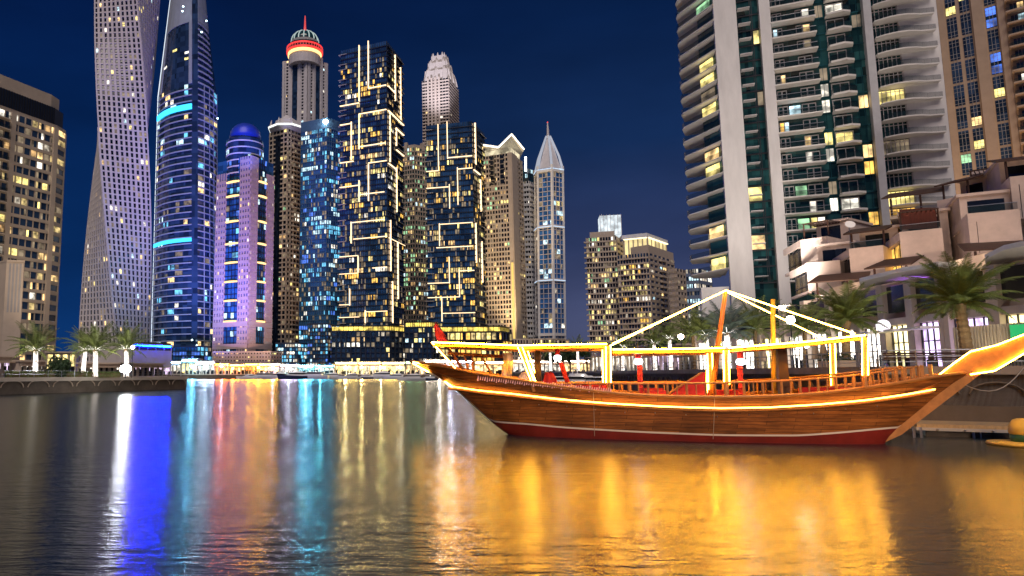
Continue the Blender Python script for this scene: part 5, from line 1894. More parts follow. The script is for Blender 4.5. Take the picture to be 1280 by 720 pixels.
# ------------------------------------------------------------------ low buildings on the far and left shores
SHOPGLOW = {
    'white': glow('storefront_white', (1.0, 0.90, 0.76), 1.15, True, 0.9, 0.55, lo=0.2), 'warm': glow('storefront_warm', (1.0, 0.68, 0.30), 1.8, True, 0.9, 0.55, lo=0.2),
    'yellow': glow('storefront_yellow', (1.0, 0.80, 0.30), 1.8, True, 0.9, 0.55, lo=0.2), 'orange': glow('storefront_orange', (1.0, 0.30, 0.05), 2.6, True, 0.8, 0.55, lo=0.4),
    'cyan': glow('storefront_cyan', (0.30, 0.85, 1.0), 2.0, True, 0.8, 0.55, lo=0.3), 'blue': glow('storefront_blue', (0.05, 0.18, 1.0), 4.0, True, 0.5, 0.22, lo=0.4), 'pink': glow('storefront_pink', (0.85, 0.65, 0.9), 1.3, True, 0.8, 0.55, lo=0.3),
}
def pavilion(name, label, cat, px0, px1, pyt, d0, d1, zb, col, group=None, wallm='beige', bays=4, glassfrac=0.7, awn=True, depth=9, sign=None, board_z=None):
    a, c = corner(px0, 460, d0), corner(px1, 460, d1)
    zt = P(px0, pyt, d0).z
    root = thing(name, label, cat, (a[0], a[1], zb), group)
    f = Face(a, c, zb, zt)
    h = zt - zb
    m = MB(); f.box(m, 0, f.w, zb, zt, -depth, -0.6); f.box(m, -0.3, f.w + 0.3, zt, zt + 0.35, -depth, 0.6)
    for i in range(bays + 1):
        x = f.w * i / bays
        f.box(m, max(0, x - 0.3), min(f.w, x + 0.3), zb, zt, -0.6, 0.1)
    f.box(m, 0, f.w, zb + h * glassfrac, zt, -0.6, 0.05)
    m.build('wall', M[wallm], root)
    for i in range(bays):
        g = MB()
        g.face(f.quad(f.w * i / bays + 0.3, f.w * (i + 1) / bays - 0.3, zb + 0.1, zb + h * glassfrac, -0.45))
        g.build('shopfront', SHOPGLOW[col], root)
    b = MB()
    rr_ = random.Random(int(px0 * 7))
    for i in range(bays * 2):
        x = f.w * (i + rr_.uniform(0.2, 0.8)) / (bays * 2)
        f.box(b, x - 0.06, x + 0.06, zb, zb + h * glassfrac, -0.4, -0.3)
        for _ in range(2):
            x = f.w * rr_.random() * 0.95
            f.box(b, x, x + rr_.uniform(0.4, 1.8), zb, zb + rr_.uniform(0.7, 2.4), -0.42, -0.33)
    b.build('frames', M['dark'], root)
    if awn:
        m = MB()
        f.box(m, 0.2, f.w - 0.2, zb + h * glassfrac, zb + h * glassfrac + 0.2, 0.05, 2.4)
        m.build('awning', M['tan'] if sign is None else M['brownwood'], root)
    if sign:  # glowing boards added to send coloured streaks over the water
        zsg = zb + h * (board_z or 0.86) + 0.2
        m = MB(); f.box(m, f.w * .04, f.w * .96, zsg, zsg + 0.45, 0.12, 0.3)
        k_ = MB(); f.box(k_, f.w * .03, f.w * .97, zsg - (1.6 if board_z else 0.35), zsg + (1.8 if board_z else 0.7), -0.1, 0.1); k_.build('streak_board_shield', M['dark'], root)  # dark plate added to keep the board's light off the wall
        m.build('streak_board', glow('streak_board_glow', sign[0], sign[1], True, 0.5, 0.4, lo=0.5), root)
    return root, f
STREAK_BOARDS = {227: ((0.12, 0.6, 1.0), 231), 205: ((0.2, 0.5, 1.0), 121), 247: ((0.6, 0.8, 1.0), 143), 269: ((1.0, 0.16, 0.004), 231), 287: ((1.0, 0.34, 0.02), 143), 307: ((1.0, 0.40, 0.01), 264), 323: ((1.0, 0.45, 0.02), 231), 350: ((0.75, 0.6, 1.0), 71), 373: ((0.10, 0.62, 1.0), 231), 393: ((0.02, 0.35, 0.5), 88),  # colour and strength of each added streak board
        419: ((1.0, 0.66, 0.16), 82), 448: ((1.0, 0.66, 0.22), 71), 477: ((1.0, 0.66, 0.18), 82), 507: ((0.25, 0.6, 0.3), 33), 531: ((1.0, 0.85, 0.65), 88), 557: ((0.7, 0.7, 1.0), 99), 593: ((1.0, 0.7, 0.3), 82), 641: ((1.0, 0.8, 0.6), 66), 673: ((1.0, 0.85, 0.7), 55), 705: ((1.0, 0.75, 0.5), 55)}
shops = [
    (205, 226, 452, 'white', 'pale waterfront cafe with white lights, next to the left quay end'), (227, 246, 449, 'yellow', 'waterfront cafe glowing yellow below the cyan lit tower'), (247, 268, 452, 'white', 'white lit cafe left of the rose podium'),
    (269, 286, 455, 'orange', 'orange glowing cafe in front of the rose podium'), (287, 306, 456, 'yellow', 'yellow lit cafe in front of the rose podium'), (307, 322, 455, 'orange', 'small orange lit cafe before the middle of the rose podium'), (323, 349, 455, 'warm', 'cafe with rows of warm lights at the right of the rose podium'),
    (350, 372, 456, 'white', 'white lit cafe under the cyan glass podium'), (373, 392, 457, 'cyan', 'cyan lit cafe under the cyan glass podium'), (393, 418, 457, 'white', 'white lit restaurant right of the cyan cafe'),
    (419, 447, 453, 'yellow', 'long glass restaurant glowing yellow under the dark podium, left part'), (448, 476, 453, 'white', 'long glass restaurant under the dark podium, pale middle part'), (477, 506, 453, 'yellow', 'yellow glowing restaurant under the right end of the dark podium'), (507, 530, 452, 'warm', 'warm lit restaurant behind the white motor yacht'),
    (531, 556, 450, 'white', 'brightest white restaurant behind the tip of the dhow'), (557, 592, 451, 'white', 'white lit restaurant seen through the dhow stern frame'), (593, 640, 452, 'warm', 'warm lit restaurant behind the dhow under the golden pavilion'),
    (641, 672, 450, 'white', 'white lit restaurant behind the slanted dhow post'), (673, 704, 451, 'white', 'white lit restaurant below the needle spire tower'), (705, 738, 450, 'warm', 'warm white restaurant under the open sky gap'),
]
for px0, px1, pyt, col, lab in shops:
    pavilion('waterfront_cafe', lab, 'cafe', px0, px1, pyt, 381, 380, GZ, col, 'cafes along the far waterfront', bays=4, sign=STREAK_BOARDS[px0])
for px0, px1, d0, d1, lab, col in ((739, 775, 300, 255, 'white lit restaurant on the promenade behind the dhow post pair', 'white'), (776, 810, 250, 190, 'bright restaurant on the promenade behind the red lantern pole', 'white'), (811, 850, 185, 140, 'restaurant with pink white lights left of the globe lamp', 'pink'), (851, 900, 136, 112, 'white restaurant terrace right of the globe lamp', 'white')):
    pavilion('promenade_restaurant', lab, 'restaurant', px0, px1, 440, d0, d1, QZ, col, 'restaurants along the right promenade', bays=7, depth=12)

# left quay: bright terrace, hedge, yellow block, ramp building
pavilion('terrace_restaurant', 'pale pink lit restaurant at the left picture edge behind the first palm', 'restaurant', -30, 24, 446, 150, 156, GZ, 'pink', bays=5, awn=True)
pavilion('terrace_restaurant', 'white lit restaurant behind the round bush', 'restaurant', 25, 56, 452, 152, 156, GZ, 'white', bays=5)
pavilion('yellow_pavilion', 'yellow lit block behind the round bush', 'pavilion', 57, 95, 441, 170, 172, GZ, 'yellow', wallm='beige', bays=4, glassfrac=0.93, awn=False)
pavilion('terrace_restaurant', 'white lit terrace between the middle palms', 'restaurant', 97, 150, 455, 165, 165, GZ, 'white', bays=8)
pavilion('terrace_restaurant', 'dim pink restaurant right of the brilliant floodlight', 'restaurant', 166, 204, 455, 190, 200, GZ, 'pink', bays=6)
pavilion('ramp_building', 'grey building with horizontal bands right of the light wrapped palms', 'building', 162, 214, 430, 300, 320, GZ, 'pink', wallm='lilac', bays=5, glassfrac=0.25, awn=False, depth=25, sign=((0.0005, 0.010, 1.0), 700), board_z=0.93)  # its blue roof edge board is added to make the blue water streak
hd = []
for px0, px1, d, lab in ((8, 33, 113, 'clipped hedge on the left quay nearest the picture edge'), (36, 74, 115, 'long clipped hedge below the first light wrapped palm'), (82, 116, 118, 'clipped hedge left of the nearest light wrapped palm'), (124, 150, 120, 'clipped hedge left of the brilliant floodlight')):
    a, c = P(px0, 466, d), P(px1, 466, d + 2)
    r_ = thing('hedge', lab, 'hedge', (a.x, a.y, GZ), 'hedges on the left quay')
    m = MB()
    m.obox(((a.x + c.x) / 2, (a.y + c.y) / 2), (c.x - a.x, c.y - a.y), (c - a).length * 0.98, 0.6, GZ, GZ + 0.75)
    m.build('stems', TRUNK, r_)
    m = MB()
    for _ in range(1500):
        t = rng.random()
        o = a.lerp(c, t) + Vector((rng.uniform(-.1, .1), rng.uniform(-.5, .5), 0)); o.z = GZ + rng.uniform(0.05, 0.98)
        u = Vector((rng.gauss(0, 1), rng.gauss(0, 1), rng.gauss(0, 1))).normalized() * 0.16
        w = Vector((rng.gauss(0, 1), rng.gauss(0, 1), rng.gauss(0, 1))).normalized() * 0.08
        m.face([o - u, o + w, o + u, o - w])
    m.build('leaves', LEAF, r_)
root = thing('quay_railing', 'thin railing along the left quay beside the hedges', 'railing', (LEFTQ[1][0], LEFTQ[1][1], GZ))
pts = [Vector(p) for p in LEFTQ]
rails = MB(); npost = 0
for a, c in zip(pts[:-1], pts[1:]):
    e = (c - a).normalized(); n = Vector((-e.y, e.x)) * -0.5
    for z in (0.6, 1.1):
        rails.path([(a.x + n.x, a.y + n.y, GZ + z), (c.x + n.x, c.y + n.y, GZ + z)], 0.03, 4)
    k = int((c - a).length / 2.5)
    for i in range(k):
        p = a + e * (i + .5) * (c - a).length / k + n
        b = MB(); b.path([(p.x, p.y, GZ), (p.x, p.y, GZ + 1.1)], 0.04, 5); b.build('post', M['steel'], root)
rails.build('rail', M['steel'], root)

# podium blocks at the feet of the far towers
def podium(name, label, px0, pxm, px1, pyt, d, nf, nb1, nb2, wallm, lit, cols, pier=(0.8, 0.3), span=(1.2, 0.3), glass='g_black', roofglow=None):
    T = Tower(name, label, 'building', (corner(pxm, 450, d)[0], d, GZ))
    zt = Z(pyt, d)
    L, Mi, Rr = corner(px0, 450, d + 2), corner(pxm, 450, d - 2), corner(px1, 450, d + 14)
    poly = quad_plan(L, Mi, Rr)
    core_prism(T, ins(poly, 0.99), GZ, zt, M[glass])
    T.facade(Face(L, Mi, GZ, zt), nf, nb1, pier, span, lit, cols, 0.2, run=0.5)
    T.facade(Face(Mi, Rr, GZ, zt), nf, nb2, pier, span, lit, cols, 0.2, run=0.5)
    m = MB(); m.prism(ins(poly, 1.015), zt, zt + 0.9)
    T.add('roof_slab', m, M[wallm])
    if roofglow:
        m = MB()
        for fc in (Face(L, Mi, GZ, zt), Face(Mi, Rr, GZ, zt)):
            fc.box(m, 0.4, fc.w - 0.4, zt + 0.95, zt + 3.2, -3, -1.2)
        T.add('roof_terrace_light', m, roofglow)
        m = MB()
        for fc in (Face(L, Mi, GZ, zt), Face(Mi, Rr, GZ, zt)):
            for i in range(12):
                x = fc.w * (i + .5) / 12
                fc.box(m, x - 0.15, x + 0.15, zt + 0.9, zt + 3.8, -1.1, -0.8)
            fc.box(m, 0, fc.w, zt + 3.6, zt + 4.0, -4, -0.6)
        T.add('terrace_frame', m, M['dark'])
    T.finish([M[wallm]])
roof_gold = glow('golden_terrace_light', (1.0, 0.72, 0.12), 1.3, True, 0.9, 0.25, lo=0.3)
podium('rose_podium', 'low rose stone podium with small square windows at the foot of the domed tower', 266, 338, 352, 441, 396, 6, 20, 4, 'pink', 0.35, ('warm', 'yellow', 'gold'))
podium('glass_podium', 'cyan lit glass block stepping down at the foot of the blue tower', 344, 372, 386, 430, 420, 8, 8, 4, 'navy', 0.5, ('cyan', 'cool', 'cyan', 'white'), (0.3, .3), (0.5, .3), 'g_bright')
podium('glass_podium', 'larger cyan lit glass block left of the dark podium', 384, 410, 418, 406, 425, 13, 8, 3, 'navy', 0.35, ('cyan', 'cool', 'blue', 'white'), (0.35, .3), (0.6, .3), 'g_bright')
podium('dark_podium', 'dark framed podium with golden roof terrace under the tallest light line tower', 414, 488, 512, 415, 420, 8, 12, 5, 'navy', 0.13, ('warm', 'blue', 'yellow', 'white'), (0.9, 0.7), (0.6, 0.5), 'g_blue', roof_gold)
podium('dark_podium', 'dark framed podium behind the red flag of the dhow', 506, 540, 552, 410, 428, 9, 6, 3, 'navy', 0.25, ('cool', 'yellow', 'white'), (0.7, 0.6), (0.6, 0.5), 'g_blue', roof_gold)
podium('golden_pavilion', 'golden lit pavilion with open storeys behind the dhow stern', 550, 628, 640, 416, 405, 5, 12, 3, 'dark', 0.8, ('gold', 'yellow', 'gold'), (0.5, .4), (0.8, .8), 'g_black', roof_gold)
podium('glass_podium', 'low blue glass podium below the curved glass tower', 216, 250, 268, 434, 412, 6, 9, 4, 'navy', 0.4, ('cyan', 'blue', 'cool'), (0.3, .3), (0.5, .3), 'g_bright')
podium('cream_podium', 'cream podium under the winged roof and needle spire towers', 640, 690, 712, 425, 440, 6, 14, 5, 'beige', 0.25, ('warm', 'white', 'yellow'))

# closed parasols on the promenade
for i, (px, d) in enumerate(((1020, 66), (1030, 64), (1041, 63), (955, 76), (893, 92))):
    p = P(px, 450, d)
    r_ = thing('closed_parasol', ('closed tan parasol, leftmost of the trio by the unlit palm', 'closed tan parasol, middle of the trio by the unlit palm', 'closed tan parasol, rightmost of the trio by the unlit palm', 'closed tan parasol beside the dark pillar of the dhow', 'closed tan parasol behind the dhow mast')[i], 'parasol', (p.x, p.y, QZ), 'closed parasols on the promenade')
    m = MB(); m.lathe([(0.36, QZ + 0.9), (0.30, QZ + 1.6), (0.16, QZ + 2.5), (0.05, QZ + 3.0)], p, 8); m.build('canopy', M['tan'], r_)
    m = MB(); m.path([(p.x, p.y, QZ), (p.x, p.y, QZ + 3.1)], 0.05, 6); m.build('pole', M['dark'], r_)
    m = MB(); m.box(p.x - .4, p.x + .4, p.y - .4, p.y + .4, QZ + 0.01, QZ + 0.12); m.build('base', M['grey'], r_)

# small lamps along the water's edge, whose light the water draws out into long streaks
for i, (px, d, zz, col, st, r, lab) in enumerate((
    (240, 376, 6.5, (0.25, 0.75, 1.0), 400, 0.8, 'cyan lamp at the quay under the cyan lit tower'), (256, 376, 6.5, (0.5, 0.8, 1.0), 250, 0.8, 'pale lamp on the far quay left of the domed tower'), (277, 376, 6.5, (0.8, 0.85, 1.0), 250, 0.7, 'white lamp on the far quay under the left wing of the domed tower'),
    (291, 376, 5.5, (1.0, 0.28, 0.03), 350, 0.8, 'orange lamp on the far quay before the rose podium'), (323, 376, 6.0, (1.0, 0.45, 0.03), 450, 0.9, 'large amber lamp on the far quay at the right of the rose podium'), (341, 376, 6.0, (0.8, 0.6, 1.0), 300, 0.8, 'violet white lamp on the far quay left of the cyan cafe'),
    (361, 376, 6.0, (0.7, 0.85, 1.0), 300, 0.8, 'pale blue lamp on the far quay below the crowned tower'), (382, 376, 6.5, (0.35, 0.85, 1.0), 500, 0.9, 'bright cyan white lamp on the far quay below the blue glass tower'), (400, 376, 6.0, (0.1, 0.6, 0.8), 600, 0.9, 'teal lamp on the far quay below the larger glass podium'),
    (432, 376, 6.0, (1.0, 0.80, 0.35), 500, 0.9, 'yellow lamp on the far quay before the left part of the long restaurant'), (452, 376, 6.0, (1.0, 0.75, 0.25), 500, 0.9, 'yellow lamp on the far quay before the middle of the long restaurant'), (476, 376, 6.0, (1.0, 0.78, 0.30), 500, 0.9, 'yellow lamp on the far quay before the right part of the long restaurant'),
    (500, 376, 6.0, (0.85, 0.85, 0.7), 250, 0.8, 'white lamp on the far quay left of the white motor yacht'), (549, 376, 6.5, (1.0, 0.93, 0.85), 500, 0.9, 'white lamp on the far quay behind the tip of the dhow'), (562, 376, 6.5, (0.7, 0.75, 1.0), 500, 0.9, 'bluish lamp on the far quay behind the stern frame of the dhow'))):
    c = P(px, 460, d)
    root = thing('quay_lamp', lab, 'lamp', (c.x, c.y, GZ), 'lamps along the far quay')
    m = MB(); m.path([(c.x, c.y, GZ), (c.x, c.y, zz - r * .5)], 0.12, 6); m.build('pole', M['dark'], root)
    m = MB(); m.lathe([(r * .6 * math.sin(R(a)) + .01, zz - r * .6 * math.cos(R(a))) for a in range(0, 181, 30)], c, 10)
    m.build('globe', glow('quay_lamp_globe', col, st), root, True)

# ------------------------------------------------------------------ yachts
HULLW = mat('white_gelcoat', (0.72, 0.72, 0.74), 0.25, var=0.05)
HULLN = mat('navy_gelcoat', (0.03, 0.04, 0.09), 0.2, var=0.05)
YGLASS = mat('smoked_yacht_glass', (0.012, 0.014, 0.02), 0.08, var=0)
def yacht(label, px, d, L, rz, hull=HULLW, fly=True, group='motor yachts moored along the far quay'):
    p = P(px, 472, d)
    root = thing('motor_yacht', label, 'yacht', (0, 0, 0), group)
    m = MB()
    rows = []
    for i in range(13):
        t = i / 12
        x = -L / 2 + L * t
        hb = L * 0.125 * (1 - max(0, (t - 0.45) / 0.55) ** 2.2)
        sh = L * (0.095 + 0.045 * t * t)
        rk = L * 0.05 * max(0, (t - .8) / .2)
        rows.append([(x + rk, -hb, sh), (x + rk * .5, -hb * 0.92, sh * 0.45), (x, -hb * 0.7, -0.1), (x, 0, -0.5), (x, hb * 0.7, -0.1), (x + rk * .5, hb * 0.92, sh * 0.45), (x + rk, hb, sh)])
    m.sheet(rows)
    m.face(rows[0][::-1])
    m.build('hull', hull, root, False)
    dk = MB()
    dk.sheet([[r[0], r[-1]] for r in rows])
    dk.build('deck', M['white'], root)
    def cabin(x0, x1, w, z0, z1, rake0, rake1, name, mt):
        b = MB()
        b.prism([(x0, -w), (x1, -w * .75), (x1, w * .75), (x0, w)], z0, z1, top=[(x0 + rake0, -w * .85), (x1 - rake1, -w * .6), (x1 - rake1, w * .6), (x0 + rake0, w * .85)])
        b.build(name, mt, root)
    z0 = L * 0.10
    cabin(-L * .32, L * .24, L * .10, z0, z0 + L * .045, 0.1, L * .04, 'cabin', M['white'])
    cabin(-L * .31, L * .22, L * .098, z0 + L * .045, z0 + L * .085, 0.1, L * .08, 'cabin_window', YGLASS)
    cabin(-L * .36, L * .13, L * .10, z0 + L * .085, z0 + L * .10, 0.0, L * .01, 'cabin_roof', M['white'])
    if fly:
        cabin(-L * .25, L * .04, L * .07, z0 + L * .10, z0 + L * .135, 0, L * .05, 'flybridge', M['white'])
        b = MB()
        b.path([(-L * .2, -L * .06, z0 + L * .10), (-L * .17, -L * .05, z0 + L * .20), (-L * .17, L * .05, z0 + L * .20), (-L * .2, L * .06, z0 + L * .10)], L * .008, 5)
        b.build('radar_arch', M['white'], root)
    b = MB()
    for i in range(8):
        t = 0.55 + 0.42 * i / 7
        r0 = rows[min(12, int(t * 12))][0]
        b.path([(r0[0], r0[1] * .95, r0[2]), (r0[0], r0[1] * .95, r0[2] + L * .035)], 0.02, 4)
    b.path([(rows[k][0][0], rows[k][0][1] * .95, rows[k][0][2] + L * .035) for k in range(6, 13)], 0.025, 4)
    b.build('bow_rail', M['steel'], root)
    b = MB(); b.lathe([(0.02, z0 + L * .1), (0.12, z0 + L * .105), (0.02, z0 + L * .115)], (-L * .1, -L * .09), 8)
    b.build('deck_light', glow('yacht_deck_light', (1.0, 0.95, 0.85), 18), root)
    root.location = (p.x, p.y, 0)
    root.rotation_euler = (0, 0, R(rz))
rngy = random.Random(8)
names = ['small white yacht at the left end of the far row', 'white yacht before the rose podium', 'white yacht with low cabin right of the rose podium', 'navy hulled yacht moored under the cyan cafe', 'long white yacht below the blue glass tower', 'white yacht below the larger cyan glass block',
         'white yacht under the left part of the long restaurant', 'smaller yacht under the middle of the long restaurant', 'white yacht below the dark podium centre', 'yacht moored under the right end of the dark podium']
for i, (px, L, rz, h) in enumerate(((309, 11, 175, HULLW), (327, 16, 200, HULLW), (348, 15, 165, HULLW), (368, 17, 200, HULLN), (389, 19, 165, HULLW), (412, 14, 190, HULLW), (437, 13, 205, HULLW), (455, 10, 170, HULLN), (474, 17, 190, HULLW), (494, 12, 160, HULLW))):
    yacht(names[i], px, 366 + (i % 3) * 2, L, rz, h, i % 3 != 1)
yacht('white motor yacht moored off the tip of the dhow', 514, 300, 12, 200, HULLW, True)
yacht('dark small boat moored between white yacht and dhow tip', 535, 310, 9, 170, HULLN, False)
for i, (px, d, L, rz, h, lab) in enumerate(((706, 165, 12, 30, HULLW, 'white yacht seen under the dhow canopy, left one'), (730, 150, 13, 25, HULLN, 'dark hulled yacht seen under the dhow canopy, middle one'), (752, 150, 12, 35, HULLW, 'white yacht seen just left of the dhow post pair'))):
    yacht(lab, px, d, L, rz, h, i == 1, 'yachts moored behind the dhow')

# ------------------------------------------------------------------ the wooden dhow
D0 = Vector((P(632, 541, 37.5).x, 37.5))
D1 = Vector((P(1107, 551, 32.6).x, 32.6))
DU = (D1 - D0).normalized()                                  # along the boat, towards the stem on the right
DV = Vector((-DU.y, DU.x))                                   # across, away from the viewer
def bs(px, py, w=0.0):
    rx, ry, rz = ray(px, py)
    q = rx / ry
    o = D0 + DV * w
    s = (q * o.y - o.x) / (DU.x - q * DU.y)
    y = o.y + s * DU.y
    return s, EYE + rz / ry * y
def W(s, w, z):
    p = D0 + DU * s + DV * w
    return (p.x, p.y, z)
def interp(pts, x):
    if x <= pts[0][0]: return pts[0][1]
    for (a, b_), (c, d_) in zip(pts[:-1], pts[1:]):
        if x <= c:
            t = (x - a) / (c - a)
            return b_ + (d_ - b_) * t
    return pts[-1][1]
def smooth_interp(pts, x, h=0.5):
    return sum(interp(pts, x + o * h) for o in (-1, -.5, 0, .5, 1)) / 5
KEEL = [bs(513, 454), bs(540, 467), bs(568, 486), bs(592, 507), bs(614, 527), bs(632, 541)]
KEEL += [(KEEL[-1][0] + 1.4, -0.8), (KEEL[-1][0] + 4, -1.15), (14.5, -1.1), (16.6, -0.6)]
KEEL += [bs(1108, 548), bs(1140, 523), bs(1170, 499), bs(1198, 477), bs(1206, 470)]
SHEER = [bs(513, 452, 0), bs(540, 456, -.3), bs(567, 461, -.9), bs(600, 468, -1.5), bs(640, 474, -1.9), bs(700, 484, -2.2), bs(765, 492, -2.35), bs(830, 496, -2.4), bs(900, 497, -2.4), bs(960, 496, -2.35), bs(1020, 493, -2.2), bs(1080, 486, -1.9), bs(1130, 478, -1.2), bs(1170, 471, -.55), bs(1206, 466, 0)]
SL, SR = KEEL[0][0], KEEL[-1][0]
def zk(s): return smooth_interp(KEEL, s, 0.25)
def zs(s): return max(smooth_interp(SHEER, s, 0.6), zk(s) + 0.02)
def beam(s):
    t = abs(2 * (s - SL) / (SR - SL) - 1.0)
    return max(0.0, 2.45 * (1 - t ** 2.5))
def half(s, z):
    a, c = zk(s), zs(s)
    t = min(1.0, max(0.0, (z - a) / max(0.05, c - a)))
    e = 0.55 + 0.35 * abs(2 * (s - SL) / (SR - SL) - 1) ** 2
    return beam(s) * t ** e + 0.07
def on_hull(px, py):
    w = -1.0
    for _ in range(12):
        s, z = bs(px, py, w)
        w = 0.5 * w - 0.5 * half(s, z)
    return s, z
BELT = [on_hull(*q) for q in ((566, 483), (600, 488), (640, 492), (700, 499), (760, 504), (830, 508), (900, 510), (960, 509), (1020, 505.5), (1080, 500), (1130, 493), (1166, 486.5))]
BOOT = [on_hull(*q) for q in ((622, 528.5), (660, 531), (700, 535), (800, 541), (900, 545), (1000, 545.5), (1060, 541), (1100, 537), (1126, 535))]
BOOT = [(BOOT[0][0] - 0.2, BOOT[0][1] + 0.03)] + BOOT + [(BOOT[-1][0] + 0.5, BOOT[-1][1] + 0.03)]
def plank_material(name, col, dark):
    m = bpy.data.materials.new(name)
    m.use_nodes = True
    t = m.node_tree
    b = t.nodes['Principled BSDF']
    b.inputs['Roughness'].default_value = 0.45
    b.inputs['Specular IOR Level'].default_value = 0.4
    g = t.nodes.new('ShaderNodeNewGeometry')
    mp = t.nodes.new('ShaderNodeMapping'); mp.inputs['Scale'].default_value = (0.6, 0.6, 9)
    t.links.new(g.outputs['Position'], mp.inputs['Vector'])
    n = t.nodes.new('ShaderNodeTexNoise'); n.inputs['Scale'].default_value = 1.6; n.inputs['Detail'].default_value = 8; n.inputs['Roughness'].default_value = 0.7
    t.links.new(mp.outputs[0], n.inputs['Vector'])
    r = t.nodes.new('ShaderNodeValToRGB')
    r.color_ramp.elements[0].position, r.color_ramp.elements[0].color = 0.32, (*dark, 1)
    r.color_ramp.elements[1].position, r.color_ramp.elements[1].color = 0.68, (*col, 1)
    t.links.new(n.outputs['Fac'], r.inputs[0])
    sx = t.nodes.new('ShaderNodeSeparateXYZ'); t.links.new(g.outputs['Position'], sx.inputs[0])
    cx = t.nodes.new('ShaderNodeCombineXYZ'); t.links.new(sx.outputs['X'], cx.inputs[0]); t.links.new(sx.outputs['Z'], cx.inputs[1])
    br = t.nodes.new('ShaderNodeTexBrick')
    br.inputs['Scale'].default_value = 1.0; br.inputs['Brick Width'].default_value = 2.3; br.inputs['Row Height'].default_value = 0.17
    br.inputs['Mortar Size'].default_value = 0.012; br.inputs['Mortar Smooth'].default_value = 0.4
    br.inputs['Color1'].default_value = (1.12, 1.12, 1.12, 1); br.inputs['Color2'].default_value = (0.70, 0.70, 0.70, 1); br.inputs['Mortar'].default_value = (0.22, 0.22, 0.22, 1)
    t.links.new(cx.outputs[0], br.inputs['Vector'])
    sm = br
    n2 = t.nodes.new('ShaderNodeTexNoise'); n2.inputs['Scale'].default_value = 0.7; n2.inputs['Detail'].default_value = 4
    t.links.new(g.outputs['Position'], n2.inputs['Vector'])
    st = t.nodes.new('ShaderNodeMapRange'); st.inputs['From Min'].default_value = .3; st.inputs['From Max'].default_value = .7; st.inputs['To Min'].default_value = 0.6; st.inputs['To Max'].default_value = 1.15
    t.links.new(n2.outputs['Fac'], st.inputs['Value'])
    k = t.nodes.new('ShaderNodeMath'); k.operation = 'MULTIPLY'
    t.links.new(sm.outputs[0], k.inputs[0]); t.links.new(st.outputs[0], k.inputs[1])
    mx = t.nodes.new('ShaderNodeVectorMath'); mx.operation = 'SCALE'
    t.links.new(r.outputs[0], mx.inputs[0]); t.links.new(k.outputs[0], mx.inputs['Scale'])
    t.links.new(mx.outputs[0], b.inputs['Base Color'])
    bp = t.nodes.new('ShaderNodeBump'); bp.inputs['Strength'].default_value = 0.5; bp.inputs['Distance'].default_value = 0.03
    t.links.new(k.outputs[0], bp.inputs['Height']); t.links.new(bp.outputs[0], b.inputs['Normal'])
    return m
PLANK = plank_material('varnished_hull_planks', (0.46, 0.165, 0.038), (0.17, 0.05, 0.012))
TEAK = mat('varnished_teak', (0.36, 0.15, 0.045), 0.4, var=0.3, scale=3, bump=0.15, stretch=(1, 1, 1))
REDP = mat('red_bottom_paint', (0.20, 0.018, 0.012), 0.5, var=0.3, scale=1.0)
BOOTW = mat('white_boot_stripe', (0.78, 0.70, 0.62), 0.5, var=0.1)
REDC = mat('red_cloth', (0.42, 0.02, 0.025), 0.8, var=0.25, scale=2, bump=0.2)
PINKC = mat('pale_pink_cloth', (0.78, 0.66, 0.68), 0.85, var=0.25, scale=3, bump=0.4)
AMBER = glow('amber_rope_light', (1.0, 0.46, 0.05), 70.0)
AMBER_T = glow('amber_canopy_rope_light', (1.0, 0.42, 0.012), 300.0)
AMBER_S = glow('amber_stem_rope_light', (1.0, 0.46, 0.04), 75.0)
AMBER_B = glow('amber_belt_rope_light', (1.0, 0.46, 0.06), 14.0)

dh = thing('wooden_dhow', 'long wooden dhow outlined in amber rope lights moored on the right', 'boat', W(9, 0, 0))
NS = 72
ss = [SL + (SR - SL) * i / NS for i in range(NS + 1)]
def zboot(s): return max(zk(s), min(zs(s), smooth_interp(BOOT, s, 0.4)))
def zboot2(s): return min(zs(s), zboot(s) + 0.085)
def strip(f0, f1, n, name, mt):
    m = MB()
    for sg in (-1, 1):
        rows = []
        for s in ss:
            a, c = f0(s), f1(s)
            row = []
            for j in range(n + 1):
                z = a + (c - a) * j / n
                row.append(W(s, sg * half(s, z), z))
            rows.append(row)
        m.sheet(rows)
    return m.build(name, mt, dh, True)
strip(zk, zboot, 6, 'bottom_paint', REDP)
strip(zboot, zboot2, 1, 'boot_stripe', BOOTW)
strip(zboot2, zs, 12, 'hull', PLANK)
m = MB()
m.sheet([[W(s, -half(s, zs(s)) + .05, zs(s) - 0.5 * min(1, beam(s))), W(s, half(s, zs(s)) - .05, zs(s) - 0.5 * min(1, beam(s)))] for s in ss[3:-3]])
m.build('deck', TEAK, dh)
